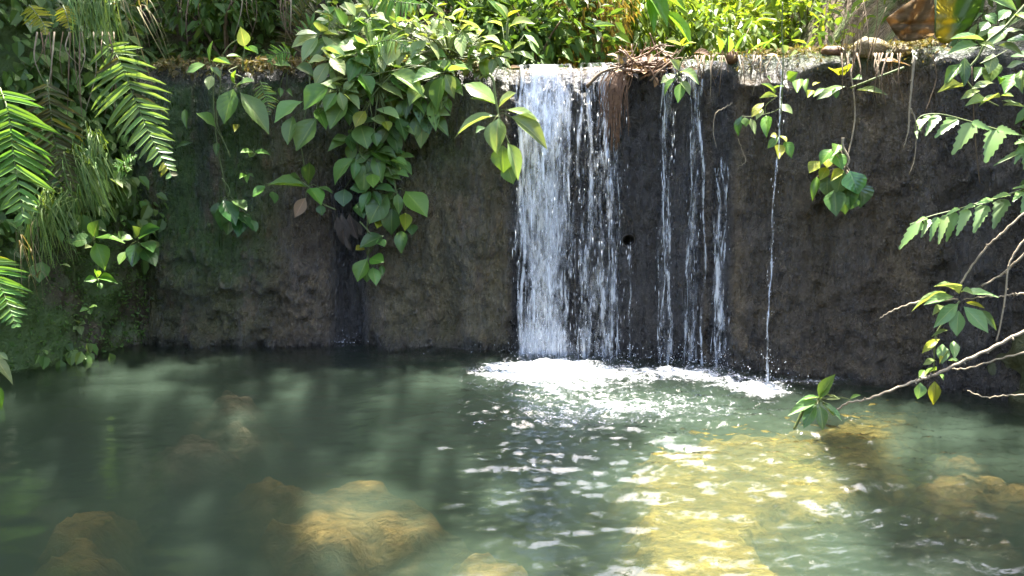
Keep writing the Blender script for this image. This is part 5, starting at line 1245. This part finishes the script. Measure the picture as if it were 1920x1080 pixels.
GAPS = [(.42, 4.05, .62, .62), (.72, 2.9, .50, .62), (.62, 2.1, .45, .6), (.9, 3.6, .4, .5), (-.25, 4.35, .5, .45), (.35, 5.3, 1.2, 1.0), (1.2, 4.75, .55, .5), (-.55, 4.75, .5, .35), (1.0, 7.0, 2.4, 1.8), (-1.0, 6.6, 1.2, .7), (2.0, 9, 3.0, 2.0), (.3, 11, 4, 3), (-1.87, 3.95, .3, .24), (-2.2, 3.5, .24, .3), (-2.05, 4.25, .2, .2), (-1.75, 4.3, .16, .14), (1.32, 3.75, .42, .27), (1.85, 3.12, .3, .22), (1.58, 3.02, .26, .26), (-.5, 2.62, .2, .12), (-.1, 2.2, .2, .18), (-1.17, 2.42, .12, .10), (-1.1, 3.4, .14, .12), (-.72, 4.28, .42, .2), (1.72, 3.52, .32, .26), (-1.45, 4.45, .16, .14), (-1.75, 4.15, .12, .12)]  # crown leaves are cut away over these ellipses to shape the sun patches
def in_shade(p):
    g = p - SUN[None] * (p[:, 2:3] / SUN[2])
    m_ = np.full(len(p), -9.0)
    wob = .22 * fbm(g[:, 0] * 2.5, g[:, 1] * 2.5, 0, 3, 401)
    for (cx, cy_, rx, ry) in GAPS:
        m_ = np.maximum(m_, 1 - np.sqrt(((g[:, 0] - cx) / rx) ** 2 + ((g[:, 1] - cy_) / ry) ** 2) + wob)
    return m_ < 0
def shade_shift(x, y, h, tx, ty):
    zc = float(ground_z(np.array(x), np.array(y))) - .1 + h
    return (tx + SUN[0] / SUN[2] * zc - x, ty + SUN[1] / SUN[2] * zc - y)
for (lab, x, y, h, tx, ty, rad, n, L_) in [  # out-of-view trees, crowns placed for their shade; the last two added to block sky
    ('leafy tree on the left bank whose crown shades the left of the pool', -4.4, 3.4, 3.8, -1.9, 3.1, (3.0, 2.8, 1.3), 8000, .20),
    ('tree behind the left bank shading the ferns', -5.2, 6.2, 3.8, -3.2, 5.0, (2.6, 1.6, 1.2), 3200, .20),
    ('tree on the right bank whose crown shades the right of the weir', 4.2, 3.0, 3.8, 2.6, 3.4, (2.3, 2.4, 1.3), 6500, .20),
    ('unseen tree added behind the viewer on the left bank to block the sky', -4.6, -1.5, 4.2, -3.6, -.4, (2.8, 2.6, 1.8), 3500, .24),
    ('unseen tree added behind the viewer on the right bank to block the sky', 4.4, -1.2, 4.2, 3.4, .0, (2.6, 2.4, 1.8), 3500, .24)]:
    tree(lab, x, y, h, rad, n, L_, 'canopy', in_shade, shift=shade_shift(x, y, h, tx, ty))
tree('tall tree closing the view upstream at left', -3.0, 14.0, 4.0, (3.4, 2.6, 3.2), 6000, .26, 'bgdark', trunk_r=.2)
tree('sunlit tree upstream right of centre', 3.2, 13.5, 3.4, (2.8, 2.2, 2.8), 5000, .24, 'under', trunk_r=.18)
tree('yellow green tree upstream in the middle', .6, 16.5, 3.6, (3.0, 2.4, 3.0), 5000, .26, 'lime', trunk_r=.18)
tree('dark tree upstream at far right', 7.0, 12.0, 4.2, (3.0, 2.6, 3.4), 5000, .26, 'bgdark', trunk_r=.2)
